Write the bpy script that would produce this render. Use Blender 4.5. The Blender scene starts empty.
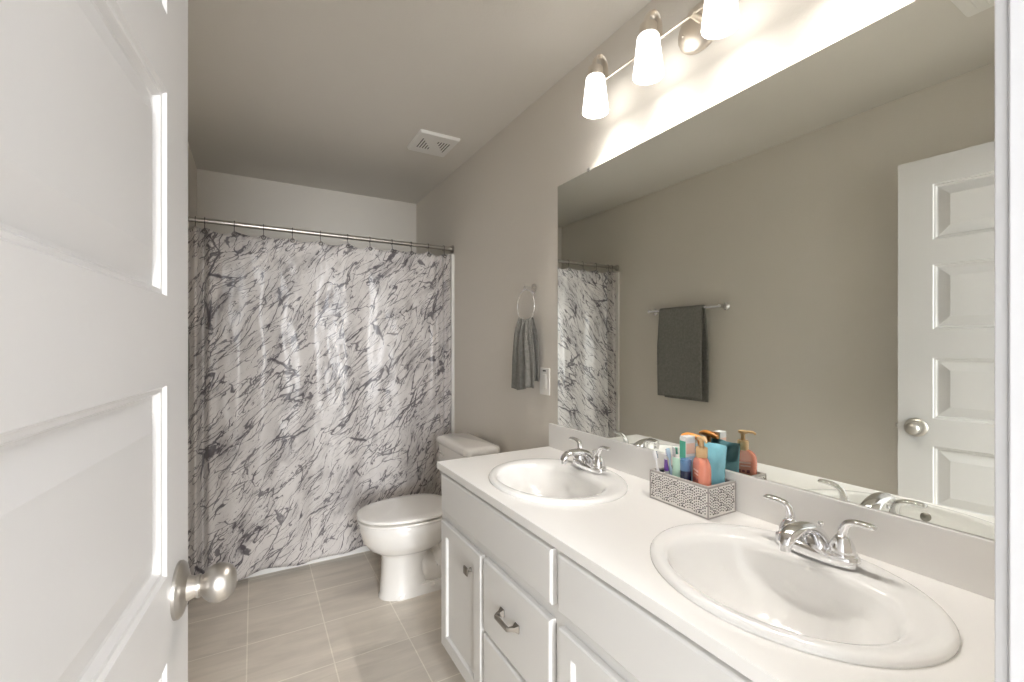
import bpy, bmesh, math, random
from mathutils import Vector, Matrix, noise
random.seed(7)
S = bpy.context.scene
C = S.collection
PI = math.pi

# ------------------------------------------------------------------ camera, world, exposure
cam_d = bpy.data.cameras.new('camera')
cam = bpy.data.objects.new('camera', cam_d)
C.objects.link(cam)
cam.location = (0, 0, 1.2795)
cam.rotation_euler = (PI / 2, 0, -0.5223)
cam_d.sensor_width = 36
cam_d.lens = 448.42 / 1024 * 36
cam_d.shift_y = 3.63 / 1024
cam_d.clip_start = 0.01
S.camera = cam
S.view_settings.view_transform = 'Standard'
S.view_settings.look = 'None'
S.view_settings.gamma = 1
S.view_settings.use_curve_mapping = False
S.view_settings.exposure = 1.75
S.cycles.use_denoising = True
S.cycles.max_bounces = 12
S.cycles.diffuse_bounces = 10
S.cycles.glossy_bounces = 6
S.cycles.sample_clamp_indirect = 6
S.cycles.caustics_reflective = False
S.cycles.caustics_refractive = False
W = bpy.data.worlds.new('world')
S.world = W
W.use_nodes = True
W.node_tree.nodes['Background'].inputs[0].default_value = (0.86, 0.92, 1.0, 1)
W.node_tree.nodes['Background'].inputs[1].default_value = 1.0

WINDOW_FILL_POWER = 68.0    # cool fill from a window added in the unseen hall
HALL_FILL_POWER = 30.0      # fill from a ceiling lamp added in the unseen hall
SHADE_EMIT = 1.2       # frosted shades
BULB_POWER = 3.8       # bulb at the open mouth of each shade

# room measures
XL, XR, YB, YF, ZC = -0.327, 1.1666, 3.6146, 0.1245, 2.444

# ------------------------------------------------------------------ materials
def mat(name, color=(0.8, 0.8, 0.8), rough=0.5, metal=0.0, spec=0.5, coat=0.0, bump=None, var=None):
    m = bpy.data.materials.new(name)
    m.use_nodes = True
    nt = m.node_tree
    b = nt.nodes['Principled BSDF']
    b.inputs['Base Color'].default_value = (*color, 1)
    b.inputs['Roughness'].default_value = rough
    b.inputs['Metallic'].default_value = metal
    b.inputs['Specular IOR Level'].default_value = spec
    b.inputs['Coat Weight'].default_value = coat
    tc = nt.nodes.new('ShaderNodeTexCoord')
    if bump:
        sc, st, dist = bump
        n = nt.nodes.new('ShaderNodeTexNoise')
        n.inputs['Scale'].default_value = sc
        n.inputs['Detail'].default_value = 3
        nt.links.new(tc.outputs['Object'], n.inputs['Vector'])
        bp = nt.nodes.new('ShaderNodeBump')
        bp.inputs['Strength'].default_value = st
        bp.inputs['Distance'].default_value = dist
        nt.links.new(n.outputs['Fac'], bp.inputs['Height'])
        nt.links.new(bp.outputs['Normal'], b.inputs['Normal'])
    if var:
        sc, amt = var
        n = nt.nodes.new('ShaderNodeTexNoise')
        n.inputs['Scale'].default_value = sc
        n.inputs['Detail'].default_value = 4
        nt.links.new(tc.outputs['Object'], n.inputs['Vector'])
        mx = nt.nodes.new('ShaderNodeMix')
        mx.data_type = 'RGBA'
        mx.inputs[6].default_value = (*[c * (1 - amt) for c in color], 1)
        mx.inputs[7].default_value = (*[min(1, c * (1 + amt)) for c in color], 1)
        nt.links.new(n.outputs['Fac'], mx.inputs[0])
        nt.links.new(mx.outputs[2], b.inputs['Base Color'])
    return m

M = {}
M['wall'] = mat('greige_wall_paint', (0.725, 0.69, 0.63), 0.75, spec=0.25, bump=(140, 0.35, 0.002), var=(3, 0.015))
M['ceiling'] = mat('ceiling_paint', (0.73, 0.705, 0.655), 0.85, spec=0.2, bump=(120, 0.3, 0.002), var=(3, 0.015))
M['trim'] = mat('white_trim_paint', (0.68, 0.69, 0.71), 0.4, bump=(60, 0.05, 0.001))
M['door'] = mat('white_door_paint', (0.64, 0.63, 0.62), 0.38, bump=(90, 0.06, 0.001))
M['cabinet'] = mat('white_cabinet_paint', (0.70, 0.695, 0.68), 0.38, bump=(60, 0.05, 0.0006))
M['counter'] = mat('cultured_counter_white', (0.82, 0.81, 0.79), 0.3, coat=0.1, var=(9, 0.012))
M['porcelain'] = mat('white_porcelain', (0.87, 0.865, 0.85), 0.12, coat=0.5, var=(2, 0.005))
M['toilet'] = mat('warm_white_porcelain', (0.78, 0.76, 0.725), 0.14, coat=0.4, var=(2, 0.005))
M['tub'] = mat('white_acrylic', (0.82, 0.81, 0.78), 0.2, coat=0.3, var=(2, 0.01))
M['chrome'] = mat('polished_chrome', (0.86, 0.86, 0.87), 0.06, metal=1, bump=(30, 0.02, 0.0005))
M['nickel'] = mat('brushed_nickel', (0.52, 0.495, 0.46), 0.34, metal=1, bump=(120, 0.04, 0.0004))
M['hookmetal'] = mat('dark_hook_metal', (0.16, 0.15, 0.14), 0.45, metal=0.6, bump=(150, 0.1, 0.0004))
M['satin'] = mat('satin_nickel', (0.74, 0.68, 0.60), 0.4, metal=1, bump=(120, 0.04, 0.0004))
M['pewter'] = mat('dark_pewter', (0.33, 0.31, 0.28), 0.36, metal=1, bump=(150, 0.1, 0.0004))
M['mirror'] = mat('silvered_glass', (0.91, 0.93, 0.88), 0.0, metal=1, var=(1, 0.002))
M['plastic'] = mat('white_plastic', (0.85, 0.84, 0.81), 0.35, var=(5, 0.01))
M['dark'] = mat('dark_gap', (0.04, 0.04, 0.04), 0.7, var=(5, 0.05))
M['slot'] = mat('shaded_slot', (0.14, 0.13, 0.12), 0.8, var=(5, 0.05))
M['towel'] = mat('grey_terry', (0.25, 0.245, 0.225), 0.95, spec=0.1, bump=(300, 1.0, 0.006), var=(70, 0.35))
M['carpet'] = mat('hall_carpet', (0.45, 0.41, 0.36), 0.95, spec=0.1, bump=(300, 0.8, 0.004), var=(120, 0.1))
M['hallwall'] = mat('hall_wall_paint', (0.66, 0.66, 0.66), 0.8, bump=(140, 0.3, 0.002))
M['coral'] = mat('coral_soap_gel', (0.86, 0.30, 0.20), 0.18, coat=0.5, var=(20, 0.12))
M['tan'] = mat('tan_pump_plastic', (0.72, 0.48, 0.25), 0.35, var=(12, 0.05))
M['paleprint'] = mat('pale_label_ink', (0.93, 0.55, 0.45), 0.4, var=(30, 0.05))
M['maroon'] = mat('maroon_label_ink', (0.32, 0.06, 0.06), 0.4, var=(30, 0.05))
M['teal'] = mat('aqua_foil', (0.27, 0.64, 0.76), 0.28, coat=0.3, bump=(28, 0.35, 0.01), var=(12, 0.25))
M['mint'] = mat('mint_plastic', (0.55, 0.80, 0.66), 0.3, var=(20, 0.08))
M['green'] = mat('green_card', (0.10, 0.52, 0.36), 0.4, var=(25, 0.2))
M['blue'] = mat('blue_plastic', (0.10, 0.22, 0.42), 0.2, coat=0.4, var=(15, 0.2))
M['lightblue'] = mat('pale_blue_label', (0.55, 0.72, 0.86), 0.4, var=(18, 0.1))
M['navy'] = mat('navy_plastic', (0.02, 0.03, 0.08), 0.25, var=(15, 0.2))
M['white'] = mat('white_packaging', (0.85, 0.85, 0.86), 0.35, var=(15, 0.03))
M['purple'] = mat('purple_plastic', (0.20, 0.08, 0.42), 0.3, var=(15, 0.15))
M['orange'] = mat('orange_plastic', (0.90, 0.36, 0.08), 0.32, var=(12, 0.15))
M['peach'] = mat('peach_label', (0.92, 0.62, 0.50), 0.4, var=(20, 0.12))
M['silverwood'] = mat('silvered_wood', (0.46, 0.43, 0.41), 0.45, metal=0.15, bump=(80, 0.3, 0.0008), var=(30, 0.15))
M['inlay'] = mat('pearl_inlay', (0.88, 0.85, 0.82), 0.3, coat=0.3, var=(90, 0.12))
M['inlaydark'] = mat('dark_inlay', (0.10, 0.09, 0.09), 0.4, var=(60, 0.25))
M['lining'] = mat('slate_lining', (0.11, 0.13, 0.16), 0.6, var=(30, 0.2))

def shade_mat():
    m = mat('frosted_glass_lit', (0.9, 0.9, 0.9), 0.35, var=(10, 0.01))
    b = m.node_tree.nodes['Principled BSDF']
    b.inputs['Emission Color'].default_value = (1.0, 0.965, 0.92, 1)
    b.inputs['Emission Strength'].default_value = SHADE_EMIT
    return m
M['shade'] = shade_mat()
def lamp_mat(name, col, st):
    m = mat(name, (0.9, 0.9, 0.9), 0.4, var=(10, 0.01))
    b = m.node_tree.nodes['Principled BSDF']
    b.inputs['Emission Color'].default_value = (*col, 1)
    b.inputs['Emission Strength'].default_value = st
    return m
M['hallfill'] = lamp_mat('hall_fill_glass', (0.92, 0.96, 1.0), 4.0)  # glowing glass of the lamp added in the hall

def floor_mat():
    m = bpy.data.materials.new('beige_porcelain_tile'); m.use_nodes = True
    nt = m.node_tree; N = nt.nodes; L = nt.links
    b = N['Principled BSDF']
    tc = N.new('ShaderNodeTexCoord')
    mp = N.new('ShaderNodeMapping')
    mp.inputs['Location'].default_value = (0.0244, -2.5207 + 0.302 * 12, 0)
    L.new(tc.outputs['Object'], mp.inputs[0])
    br = N.new('ShaderNodeTexBrick')
    br.offset = 0; br.squash = 1
    br.inputs['Scale'].default_value = 1
    br.inputs['Brick Width'].default_value = 0.3055
    br.inputs['Row Height'].default_value = 0.302
    br.inputs['Mortar Size'].default_value = 0.0028
    br.inputs['Mortar Smooth'].default_value = 0.3
    br.inputs['Color1'].default_value = (0.64, 0.585, 0.51, 1)
    br.inputs['Color2'].default_value = (0.615, 0.56, 0.49, 1)
    br.inputs['Mortar'].default_value = (0.80, 0.75, 0.66, 1)
    L.new(mp.outputs[0], br.inputs['Vector'])
    # soft stone streaks
    m2 = N.new('ShaderNodeMapping'); m2.inputs['Rotation'].default_value = (0, 0, 0.5); m2.inputs['Scale'].default_value = (2.0, 11, 1)
    L.new(tc.outputs['Object'], m2.inputs[0])
    nz = N.new('ShaderNodeTexNoise'); nz.inputs['Scale'].default_value = 1.4; nz.inputs['Detail'].default_value = 6; nz.inputs['Roughness'].default_value = 0.6
    nz.inputs['Distortion'].default_value = 0.6
    L.new(m2.outputs[0], nz.inputs['Vector'])
    rp = N.new('ShaderNodeValToRGB')
    rp.color_ramp.elements[0].position = 0.3; rp.color_ramp.elements[0].color = (0.86, 0.86, 0.86, 1)
    rp.color_ramp.elements[1].position = 0.72; rp.color_ramp.elements[1].color = (1.14, 1.14, 1.14, 1)
    L.new(nz.outputs['Fac'], rp.inputs[0])
    mx = N.new('ShaderNodeMix'); mx.data_type = 'RGBA'; mx.blend_type = 'MULTIPLY'; mx.inputs[0].default_value = 1
    L.new(br.outputs['Color'], mx.inputs[6]); L.new(rp.outputs[0], mx.inputs[7])
    L.new(mx.outputs[2], b.inputs['Base Color'])
    b.inputs['Roughness'].default_value = 0.42
    bp = N.new('ShaderNodeBump'); bp.inputs['Strength'].default_value = 0.4; bp.inputs['Distance'].default_value = 0.002; bp.invert = True
    L.new(br.outputs['Fac'], bp.inputs['Height']); L.new(bp.outputs['Normal'], b.inputs['Normal'])
    return m
M['floor'] = floor_mat()

def marble_mat():
    m = bpy.data.materials.new('marble_print_vinyl'); m.use_nodes = True
    nt = m.node_tree; N = nt.nodes; L = nt.links
    b = N['Principled BSDF']
    uv = N.new('ShaderNodeUVMap'); uv.uv_map = 'UVMap'
    def math_(op, a, v=None, clamp=False):
        n = N.new('ShaderNodeMath'); n.operation = op; n.use_clamp = clamp
        L.new(a, n.inputs[0])
        if v is not None:
            if isinstance(v, (int, float)): n.inputs[1].default_value = v
            else: L.new(v, n.inputs[1])
        return n.outputs[0]
    def noise_(vec, sc, det, rough=0.5, dist=0.0):
        n = N.new('ShaderNodeTexNoise'); n.inputs['Scale'].default_value = sc; n.inputs['Detail'].default_value = det
        n.inputs['Roughness'].default_value = rough; n.inputs['Distortion'].default_value = dist
        L.new(vec, n.inputs['Vector']); return n
    # gentle warp plus a fine jag
    def off(vec, base, amp):
        sub = N.new('ShaderNodeVectorMath'); sub.operation = 'SUBTRACT'; sub.inputs[1].default_value = (0.5, 0.5, 0.5)
        L.new(vec, sub.inputs[0])
        scl = N.new('ShaderNodeVectorMath'); scl.operation = 'SCALE'; scl.inputs['Scale'].default_value = amp
        L.new(sub.outputs[0], scl.inputs[0])
        add = N.new('ShaderNodeVectorMath'); add.operation = 'ADD'
        L.new(base, add.inputs[0]); L.new(scl.outputs[0], add.inputs[1])
        return add.outputs[0]
    p = off(noise_(uv.outputs[0], 3.6, 1, 0.5).outputs['Color'], uv.outputs[0], 0.09)
    p = off(noise_(uv.outputs[0], 34, 2, 0.5).outputs['Color'], p, 0.012)
    def mapped(rot, sx, sy, o=0.0):
        mp = N.new('ShaderNodeMapping'); mp.vector_type = 'TEXTURE'
        mp.inputs['Rotation'].default_value = (0, 0, rot)
        mp.inputs['Scale'].default_value = (sx, sy, 1)
        mp.inputs['Location'].default_value = (o, o * 0.7, 0)
        L.new(p, mp.inputs[0]); return mp.outputs[0]
    def rng(v, a, b, c=0.0, d=1.0):
        m_ = N.new('ShaderNodeMapRange'); m_.inputs[1].default_value = a; m_.inputs[2].default_value = b
        m_.inputs[3].default_value = c; m_.inputs[4].default_value = d; L.new(v, m_.inputs[0]); return m_.outputs[0]
    def strokes(rot, sx, sy, sc, width, o, lo, hi, msc):
        """thin tapering strokes: ridge of a stretched noise, its width set by a second noise"""
        n = noise_(mapped(rot, sx, sy, o), sc, 2.0, 0.5)
        d = math_('ABSOLUTE', math_('SUBTRACT', n.outputs['Fac'], 0.5))
        w_ = rng(noise_(mapped(rot, 1.6, 0.9, o + 5), msc, 3, 0.6).outputs['Fac'], lo, hi, 0.0, width)
        r = math_('DIVIDE', d, math_('ADD', w_, 0.0004))
        return math_('MULTIPLY', math_('SUBTRACT', r, 1.0), -1.6, True)
    a = 0.88
    def cracks(rot, sx, sc, width, o, lo, hi, msc):
        """long thin strokes: borders of stretched cells, tapering and broken up by a mask"""
        v = N.new('ShaderNodeTexVoronoi'); v.feature = 'DISTANCE_TO_EDGE'; v.inputs['Scale'].default_value = sc
        L.new(mapped(rot, sx, 0.9, o), v.inputs['Vector'])
        w_ = rng(noise_(mapped(rot, 1.6, 0.9, o + 5), msc, 4, 0.65).outputs['Fac'], lo, hi, 0.0, width)
        r = math_('DIVIDE', v.outputs['Distance'], math_('ADD', w_, 0.0004))
        return math_('MULTIPLY', math_('SUBTRACT', r, 1.0), -1.5, True)
    c1 = cracks(a, 4.5, 6.0, 0.036, 0.0, 0.47, 0.72, 7.0)
    c2 = cracks(a + 0.25, 6.0, 11.0, 0.058, 2.1, 0.47, 0.72, 9.0)
    c3 = cracks(a - 0.20, 6.5, 19.0, 0.09, 5.3, 0.47, 0.72, 10.0)
    v1 = math_('MAXIMUM', c1, strokes(a, 5.0, 0.9, 7.0, 0.012, 0.0, 0.46, 0.66, 7.0))
    v2 = math_('MAXIMUM', c2, strokes(a + 0.20, 6.5, 0.9, 11.0, 0.015, 3.1, 0.46, 0.66, 9.0))
    v3 = math_('MAXIMUM', c3, strokes(a - 0.22, 7.0, 0.9, 15.0, 0.018, 7.7, 0.46, 0.68, 8.0))
    v4 = strokes(a + 0.05, 7.5, 0.9, 26.0, 0.040, 11.0, 0.46, 0.70, 10.0)
    wash = rng(noise_(mapped(a + 0.15, 2.2, 0.9, 2.0), 6.5, 4, 0.6).outputs['Fac'], 0.50, 0.70)
    hatch = rng(noise_(mapped(a + 0.1, 5.0, 0.9, 4.0), 42.0, 3, 0.6).outputs['Fac'], 0.50, 0.66)
    t = math_('MAXIMUM', math_('MULTIPLY', v1, 0.85), math_('MULTIPLY', v2, 0.78))
    t = math_('MAXIMUM', t, math_('MULTIPLY', v3, 0.70))
    t = math_('MAXIMUM', t, math_('MULTIPLY', v4, 0.62))
    t = math_('ADD', t, math_('MULTIPLY', wash, 0.28), True)
    t = math_('ADD', t, math_('MULTIPLY', math_('MULTIPLY', wash, hatch), 0.62), True)
    soft = rng(noise_(mapped(a, 2.0, 0.9, 9.0), 4.0, 4, 0.6).outputs['Fac'], 0.45, 0.75, 0.0, 0.10)
    t = math_('ADD', t, soft, True)
    rp = N.new('ShaderNodeValToRGB')
    e = rp.color_ramp.elements
    e[0].position = 0.0; e[0].color = (0.62, 0.59, 0.57, 1)
    e[1].position = 1.0; e[1].color = (0.085, 0.075, 0.082, 1)
    x = e.new(0.3); x.color = (0.40, 0.375, 0.365, 1)
    x = e.new(0.65); x.color = (0.19, 0.175, 0.18, 1)
    L.new(t, rp.inputs[0])
    L.new(rp.outputs[0], b.inputs['Base Color'])
    b.inputs['Roughness'].default_value = 0.32
    b.inputs['Specular IOR Level'].default_value = 0.4
    bn = noise_(uv.outputs[0], 14, 3, 0.5)
    bp = N.new('ShaderNodeBump'); bp.inputs['Strength'].default_value = 0.35; bp.inputs['Distance'].default_value = 0.01
    L.new(bn.outputs['Fac'], bp.inputs['Height']); L.new(bp.outputs['Normal'], b.inputs['Normal'])
    return m
M['marble'] = marble_mat()

# ------------------------------------------------------------------ mesh helpers
def obj(name, bm, m, parent=None, smooth=False, bevel=0.0, seg=2, subsurf=0, loc=None, autos=None):
    me = bpy.data.meshes.new(name)
    bmesh.ops.recalc_face_normals(bm, faces=bm.faces)
    bm.to_mesh(me); bm.free()
    for mm in (m if isinstance(m, (list, tuple)) else [m]):
        me.materials.append(M[mm] if isinstance(mm, str) else mm)
    o = bpy.data.objects.new(name, me)
    C.objects.link(o)
    if parent: o.parent = parent
    if loc: o.location = loc
    if bevel:
        md = o.modifiers.new('bevel', 'BEVEL'); md.width = bevel; md.segments = seg; md.limit_method = 'ANGLE'; md.angle_limit = 0.6
        md.harden_normals = False
        for p in me.polygons: p.use_smooth = True
        w = o.modifiers.new('wn', 'WEIGHTED_NORMAL'); w.keep_sharp = True
    if subsurf:
        md = o.modifiers.new('ss', 'SUBSURF'); md.levels = subsurf; md.render_levels = subsurf
    if smooth:
        for p in me.polygons: p.use_smooth = True
        if autos is not None:
            bm2 = bmesh.new(); bm2.from_mesh(me)
            for e in bm2.edges:
                if len(e.link_faces) == 2 and e.calc_face_angle(0) > autos: e.smooth = False
            bm2.to_mesh(me); bm2.free()
    return o

def box(bm, x0, x1, y0, y1, z0, z1, mi=0, mtx=None):
    vs = [bm.verts.new((x, y, z)) for x in (x0, x1) for y in (y0, y1) for z in (z0, z1)]
    fs = [(0, 1, 3, 2), (4, 6, 7, 5), (0, 4, 5, 1), (2, 3, 7, 6), (0, 2, 6, 4), (1, 5, 7, 3)]
    for f in fs:
        fc = bm.faces.new([vs[i] for i in f]); fc.material_index = mi
    if mtx is not None:
        for v in vs: v.co = mtx @ v.co
    return vs

def boxes(*bs):
    bm = bmesh.new()
    for b in bs: box(bm, *b)
    return bm

def loft(bm, rings, cap0=True, cap1=True, closed=True, mi=0):
    R = [[bm.verts.new(p) for p in r] for r in rings]
    n = len(R[0])
    for a, b in zip(R, R[1:]):
        for i in range(n if closed else n - 1):
            j = (i + 1) % n
            f = bm.faces.new((a[i], a[j], b[j], b[i])); f.material_index = mi
    if cap0: bm.faces.new(R[0][::-1]).material_index = mi
    if cap1: bm.faces.new(R[-1]).material_index = mi
    return R

def lathe(bm, prof, mtx=None, n=40, cap0=False, cap1=False, mi=0):
    """prof: (r, h) about local z; mtx places it."""
    mtx = mtx or Matrix()
    rings = []
    for r, h in prof:
        rings.append([mtx @ Vector((max(r, 1e-4) * math.cos(2 * PI * i / n), max(r, 1e-4) * math.sin(2 * PI * i / n), h)) for i in range(n)])
    loft(bm, rings, cap0, cap1, mi=mi)

def frame_to(p, d, up=Vector((0, 0, 1))):
    d = Vector(d).normalized()
    q = d.to_track_quat('Z', 'Y')
    return Matrix.Translation(Vector(p)) @ q.to_matrix().to_4x4()

def bez(pts, n=10):
    """Catmull-Rom through pts (each a tuple of any length)."""
    P = [tuple(pts[0])] + [tuple(p) for p in pts] + [tuple(pts[-1])]
    out = []
    for i in range(1, len(P) - 2):
        for k in range(n):
            t = k / n
            out.append(tuple(0.5 * ((2 * b) + (-a + c) * t + (2 * a - 5 * b + 4 * c - d) * t * t + (-a + 3 * b - 3 * c + d) * t ** 3)
                             for a, b, c, d in zip(P[i - 1], P[i], P[i + 1], P[i + 2])))
    out.append(tuple(P[-2]))
    return out

def tube(bm, pts, n=14, cap=True, side=None, mi=0):
    """pts: (x,y,z,r) or (x,y,z,rw,rh): rw along the 'side' axis, rh across it."""
    rings = []
    prev = None
    V = [Vector(p[:3]) for p in pts]
    for i, p in enumerate(pts):
        a = V[max(i - 1, 0)]; b = V[min(i + 1, len(V) - 1)]
        t = (b - a).normalized()
        if side is not None: s = Vector(side)
        elif prev is None: s = Vector((0, 0, 1)) if abs(t.z) < 0.9 else Vector((1, 0, 0))
        else: s = prev
        s = (s - t * s.dot(t)).normalized(); prev = s
        u = t.cross(s)
        rw = p[3]; rh = p[4] if len(p) > 4 else p[3]
        rings.append([V[i] + s * (rw * math.cos(2 * PI * k / n)) + u * (rh * math.sin(2 * PI * k / n)) for k in range(n)])
    loft(bm, rings, cap, cap, mi=mi)

def egg(cx, cy, rx0, rx1, ry, z, n=40, pw=1.0):
    """oval ring; rx0 towards -x, rx1 towards +x"""
    out = []
    for i in range(n):
        a = 2 * PI * i / n
        c, s = math.cos(a), math.sin(a)
        cc = math.copysign(abs(c) ** pw, c); ss = math.copysign(abs(s) ** pw, s)
        out.append((cx + (rx1 if c > 0 else rx0) * cc, cy + ry * ss, z))
    return out

def rrect(cx, cy, hx, hy, r, z, k=6):
    out = []
    for qx, qy, a0 in ((1, 1, 0), (-1, 1, PI / 2), (-1, -1, PI), (1, -1, 1.5 * PI)):
        for i in range(k + 1):
            a = a0 + PI / 2 * i / k
            out.append((cx + qx * (hx - r) + r * math.cos(a), cy + qy * (hy - r) + r * math.sin(a), z))
    return out

def empty(name, loc=(0, 0, 0), rz=0.0, parent=None):
    o = bpy.data.objects.new(name, None); C.objects.link(o)
    o.empty_display_size = 0.05
    o.location = loc; o.rotation_euler = (0, 0, rz)
    if parent: o.parent = parent
    return o

def thing(o, label, cat, group=None):
    o['label'] = label; o['category'] = cat
    if group: o['group'] = group
    return o

def struct(o, label=None):
    o['kind'] = 'structure'
    if label: o['label'] = label
    return o

def copy_tree(o, parent=None):
    c = o.copy(); C.objects.link(c); c.parent = parent
    for ch in list(o.children): copy_tree(ch, c)
    return c

# ------------------------------------------------------------------ room shell
T = 0.12
struct(obj('floor', boxes((XL - T, XR + T, YF - 0.115, YB + T, -0.05, 0.0)), 'floor'), 'beige stone-look tiled bathroom floor')
struct(obj('ceiling', boxes((XL - T, XR + T, YF - 0.115, YB + T, ZC, ZC + 0.05)), 'ceiling'), 'flat textured greige ceiling')
struct(obj('wall_right', boxes((XR, XR + T, YF - 0.115, YB + T, 0, ZC)), 'wall'), 'greige wall behind the mirror and vanity')
struct(obj('wall_left', boxes((XL - T, XL, YF - 0.115, YB + T, 0, ZC)), 'wall'), 'greige wall with the towel bar')
struct(obj('wall_back', boxes((XL, XR, YB, YB + T, 0, ZC)), 'wall'), 'greige wall above the bathtub')
DO0, DO1, DZ = -0.198, 0.5755, 2.066           # clear door opening
JT = 0.018
struct(obj('wall_front', boxes((XL, DO0 - JT, YF - 0.115, YF, 0, ZC), (DO1 + JT, XR, YF - 0.115, YF, 0, ZC),
                               (DO0 - JT, DO1 + JT, YF - 0.115, YF, DZ + JT, ZC)), 'wall'), 'greige wall around the doorway')
# door frame: jambs, stops and casings
bm = boxes((DO0 - JT, DO0, YF - 0.115, YF, 0, DZ), (DO1, DO1 + JT, YF - 0.115, YF, 0, DZ), (DO0 - JT, DO1 + JT, YF - 0.115, YF, DZ, DZ + JT),
           (DO0, DO0 + 0.011, YF - 0.08, YF - 0.045, 0, DZ - 0.011), (DO1 - 0.006, DO1, YF - 0.08, YF - 0.045, 0, DZ - 0.011), (DO0, DO1, YF - 0.08, YF - 0.045, DZ - 0.011, DZ))
struct(obj('trim_1', bm, 'trim', bevel=0.002), 'white door jamb and stop around the doorway')
def casing(y0, y1):
    b = bmesh.new()
    ins = 0.005
    # stepped profile: thin at the opening, thicker outside
    for (o0, o1, t) in ((0, 0.016, 0.7), (0.016, 0.022, 0.85), (0.022, 0.055, 1.0)):
        s = (y1 - y0)
        box(b, DO0 - ins - o1, DO0 - ins - o0, y0, y0 + s * t, 0, DZ + ins + o1)
        box(b, DO1 + ins + o0, DO1 + ins + o1, y0, y0 + s * t, 0, DZ + ins + o1)
        box(b, DO0 - ins - o0, DO1 + ins + o0, y0, y0 + s * t, DZ + ins + o0, DZ + ins + o1)
    return b
struct(obj('trim_2', casing(YF + 0.0005, YF + 0.0135), 'trim', bevel=0.0015), 'white stepped casing on the bathroom side of the doorway')
struct(obj('trim_3', casing(YF - 0.1155, YF - 0.1285), 'trim', bevel=0.0015), 'white stepped casing on the hall side of the doorway')
# baseboards
def baseboard(name, b, lab):
    struct(obj(name, b, 'trim', bevel=0.003), lab)
baseboard('baseboard_right', boxes((XR - 0.012, XR, 1.675, 2.79, 0, 0.083)), 'white baseboard behind the toilet')
baseboard('baseboard_left', boxes((XL, XL + 0.012, YF + 0.02, 2.79, 0, 0.083)), 'white baseboard along the towel wall')

# hallway outside the door
HY0, HX0, HX1 = -3.8, -1.6, 1.9
yo = YF - 0.115
struct(obj('floor_hall', boxes((HX0, HX1, HY0, yo, -0.05, 0.0)), 'carpet'), 'hall carpet outside the doorway')
struct(obj('ceiling_hall', boxes((HX0, HX1, HY0, yo, ZC, ZC + 0.05)), 'hallwall'), 'hall ceiling')
WX0, WX1, WZ0, WZ1 = -0.95, 0.45, 0.75, 2.15  # opening for the added window, unseen behind the camera
struct(obj('wall_hall_rear', boxes((HX0, WX0, HY0 - 0.1, HY0, 0, ZC), (WX1, HX1, HY0 - 0.1, HY0, 0, ZC), (WX0, WX1, HY0 - 0.1, HY0, 0, WZ0), (WX0, WX1, HY0 - 0.1, HY0, WZ1, ZC)), 'hallwall'), 'hall wall opposite the doorway')
xm, zm = (WX0 + WX1) / 2, (WZ0 + WZ1) / 2
win = struct(obj('fill_window', boxes((WX0, WX0 + 0.04, HY0 - 0.08, HY0 - 0.03, WZ0, WZ1), (WX1 - 0.04, WX1, HY0 - 0.08, HY0 - 0.03, WZ0, WZ1), (WX0 + 0.04, WX1 - 0.04, HY0 - 0.08, HY0 - 0.03, WZ0, WZ0 + 0.04),
    (WX0 + 0.04, WX1 - 0.04, HY0 - 0.08, HY0 - 0.03, WZ1 - 0.04, WZ1), (WX0 + 0.04, WX1 - 0.04, HY0 - 0.075, HY0 - 0.035, zm - 0.02, zm + 0.02)), 'trim', bevel=0.003), 'white sash window added in the unseen hall to light the bathroom')
dl = bpy.data.lights.new('daylight_fill', 'AREA'); dl.shape = 'RECTANGLE'; dl.size = WX1 - WX0 - 0.1; dl.size_y = WZ1 - WZ0 - 0.1; dl.energy = WINDOW_FILL_POWER; dl.color = (0.965, 0.98, 1.0)  # area light added at the window to brighten the bathroom through the doorway
do = bpy.data.objects.new('daylight_fill', dl); C.objects.link(do); do.location = (xm, HY0 - 0.09, zm); do.rotation_euler = (PI / 2, 0, 0)
struct(obj('wall_hall_left', boxes((HX0 - 0.1, HX0, HY0, yo, 0, ZC), (HX0, XL - T, yo, yo + 0.1, 0, ZC)), 'hallwall'), 'hall wall on the left')
struct(obj('wall_hall_right', boxes((HX1, HX1 + 0.1, HY0, yo, 0, ZC), (XR + T, HX1, yo, yo + 0.1, 0, ZC)), 'hallwall'), 'hall wall on the right')

hl = thing(empty('fill_ceiling_lamp', (0.25, -2.3, ZC)), 'round white flush ceiling lamp added in the unseen hall as fill light', 'ceiling lamp')
bm = bmesh.new(); lathe(bm, [(0.17, 0), (0.17, -0.02), (0.16, -0.025)], n=48, cap0=True, cap1=True); obj('lamp_base', bm, 'nickel', hl, smooth=True, autos=0.6)
bm = bmesh.new(); lathe(bm, [(0.155, -0.025), (0.15, -0.05), (0.11, -0.075), (0.05, -0.087), (0.0, -0.09)], n=48); obj('lamp_shade', bm, 'hallfill', hl, smooth=True)
ld = bpy.data.lights.new('hall_fill_light', 'AREA'); ld.shape = 'DISK'; ld.size = 0.5; ld.energy = HALL_FILL_POWER; ld.color = (0.93, 0.96, 1.0)  # unseen lamp added for soft fill through the doorway
lo = bpy.data.objects.new('hall_fill_light', ld); C.objects.link(lo); lo.location = (0.25, -2.3, ZC - 0.1)

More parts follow.
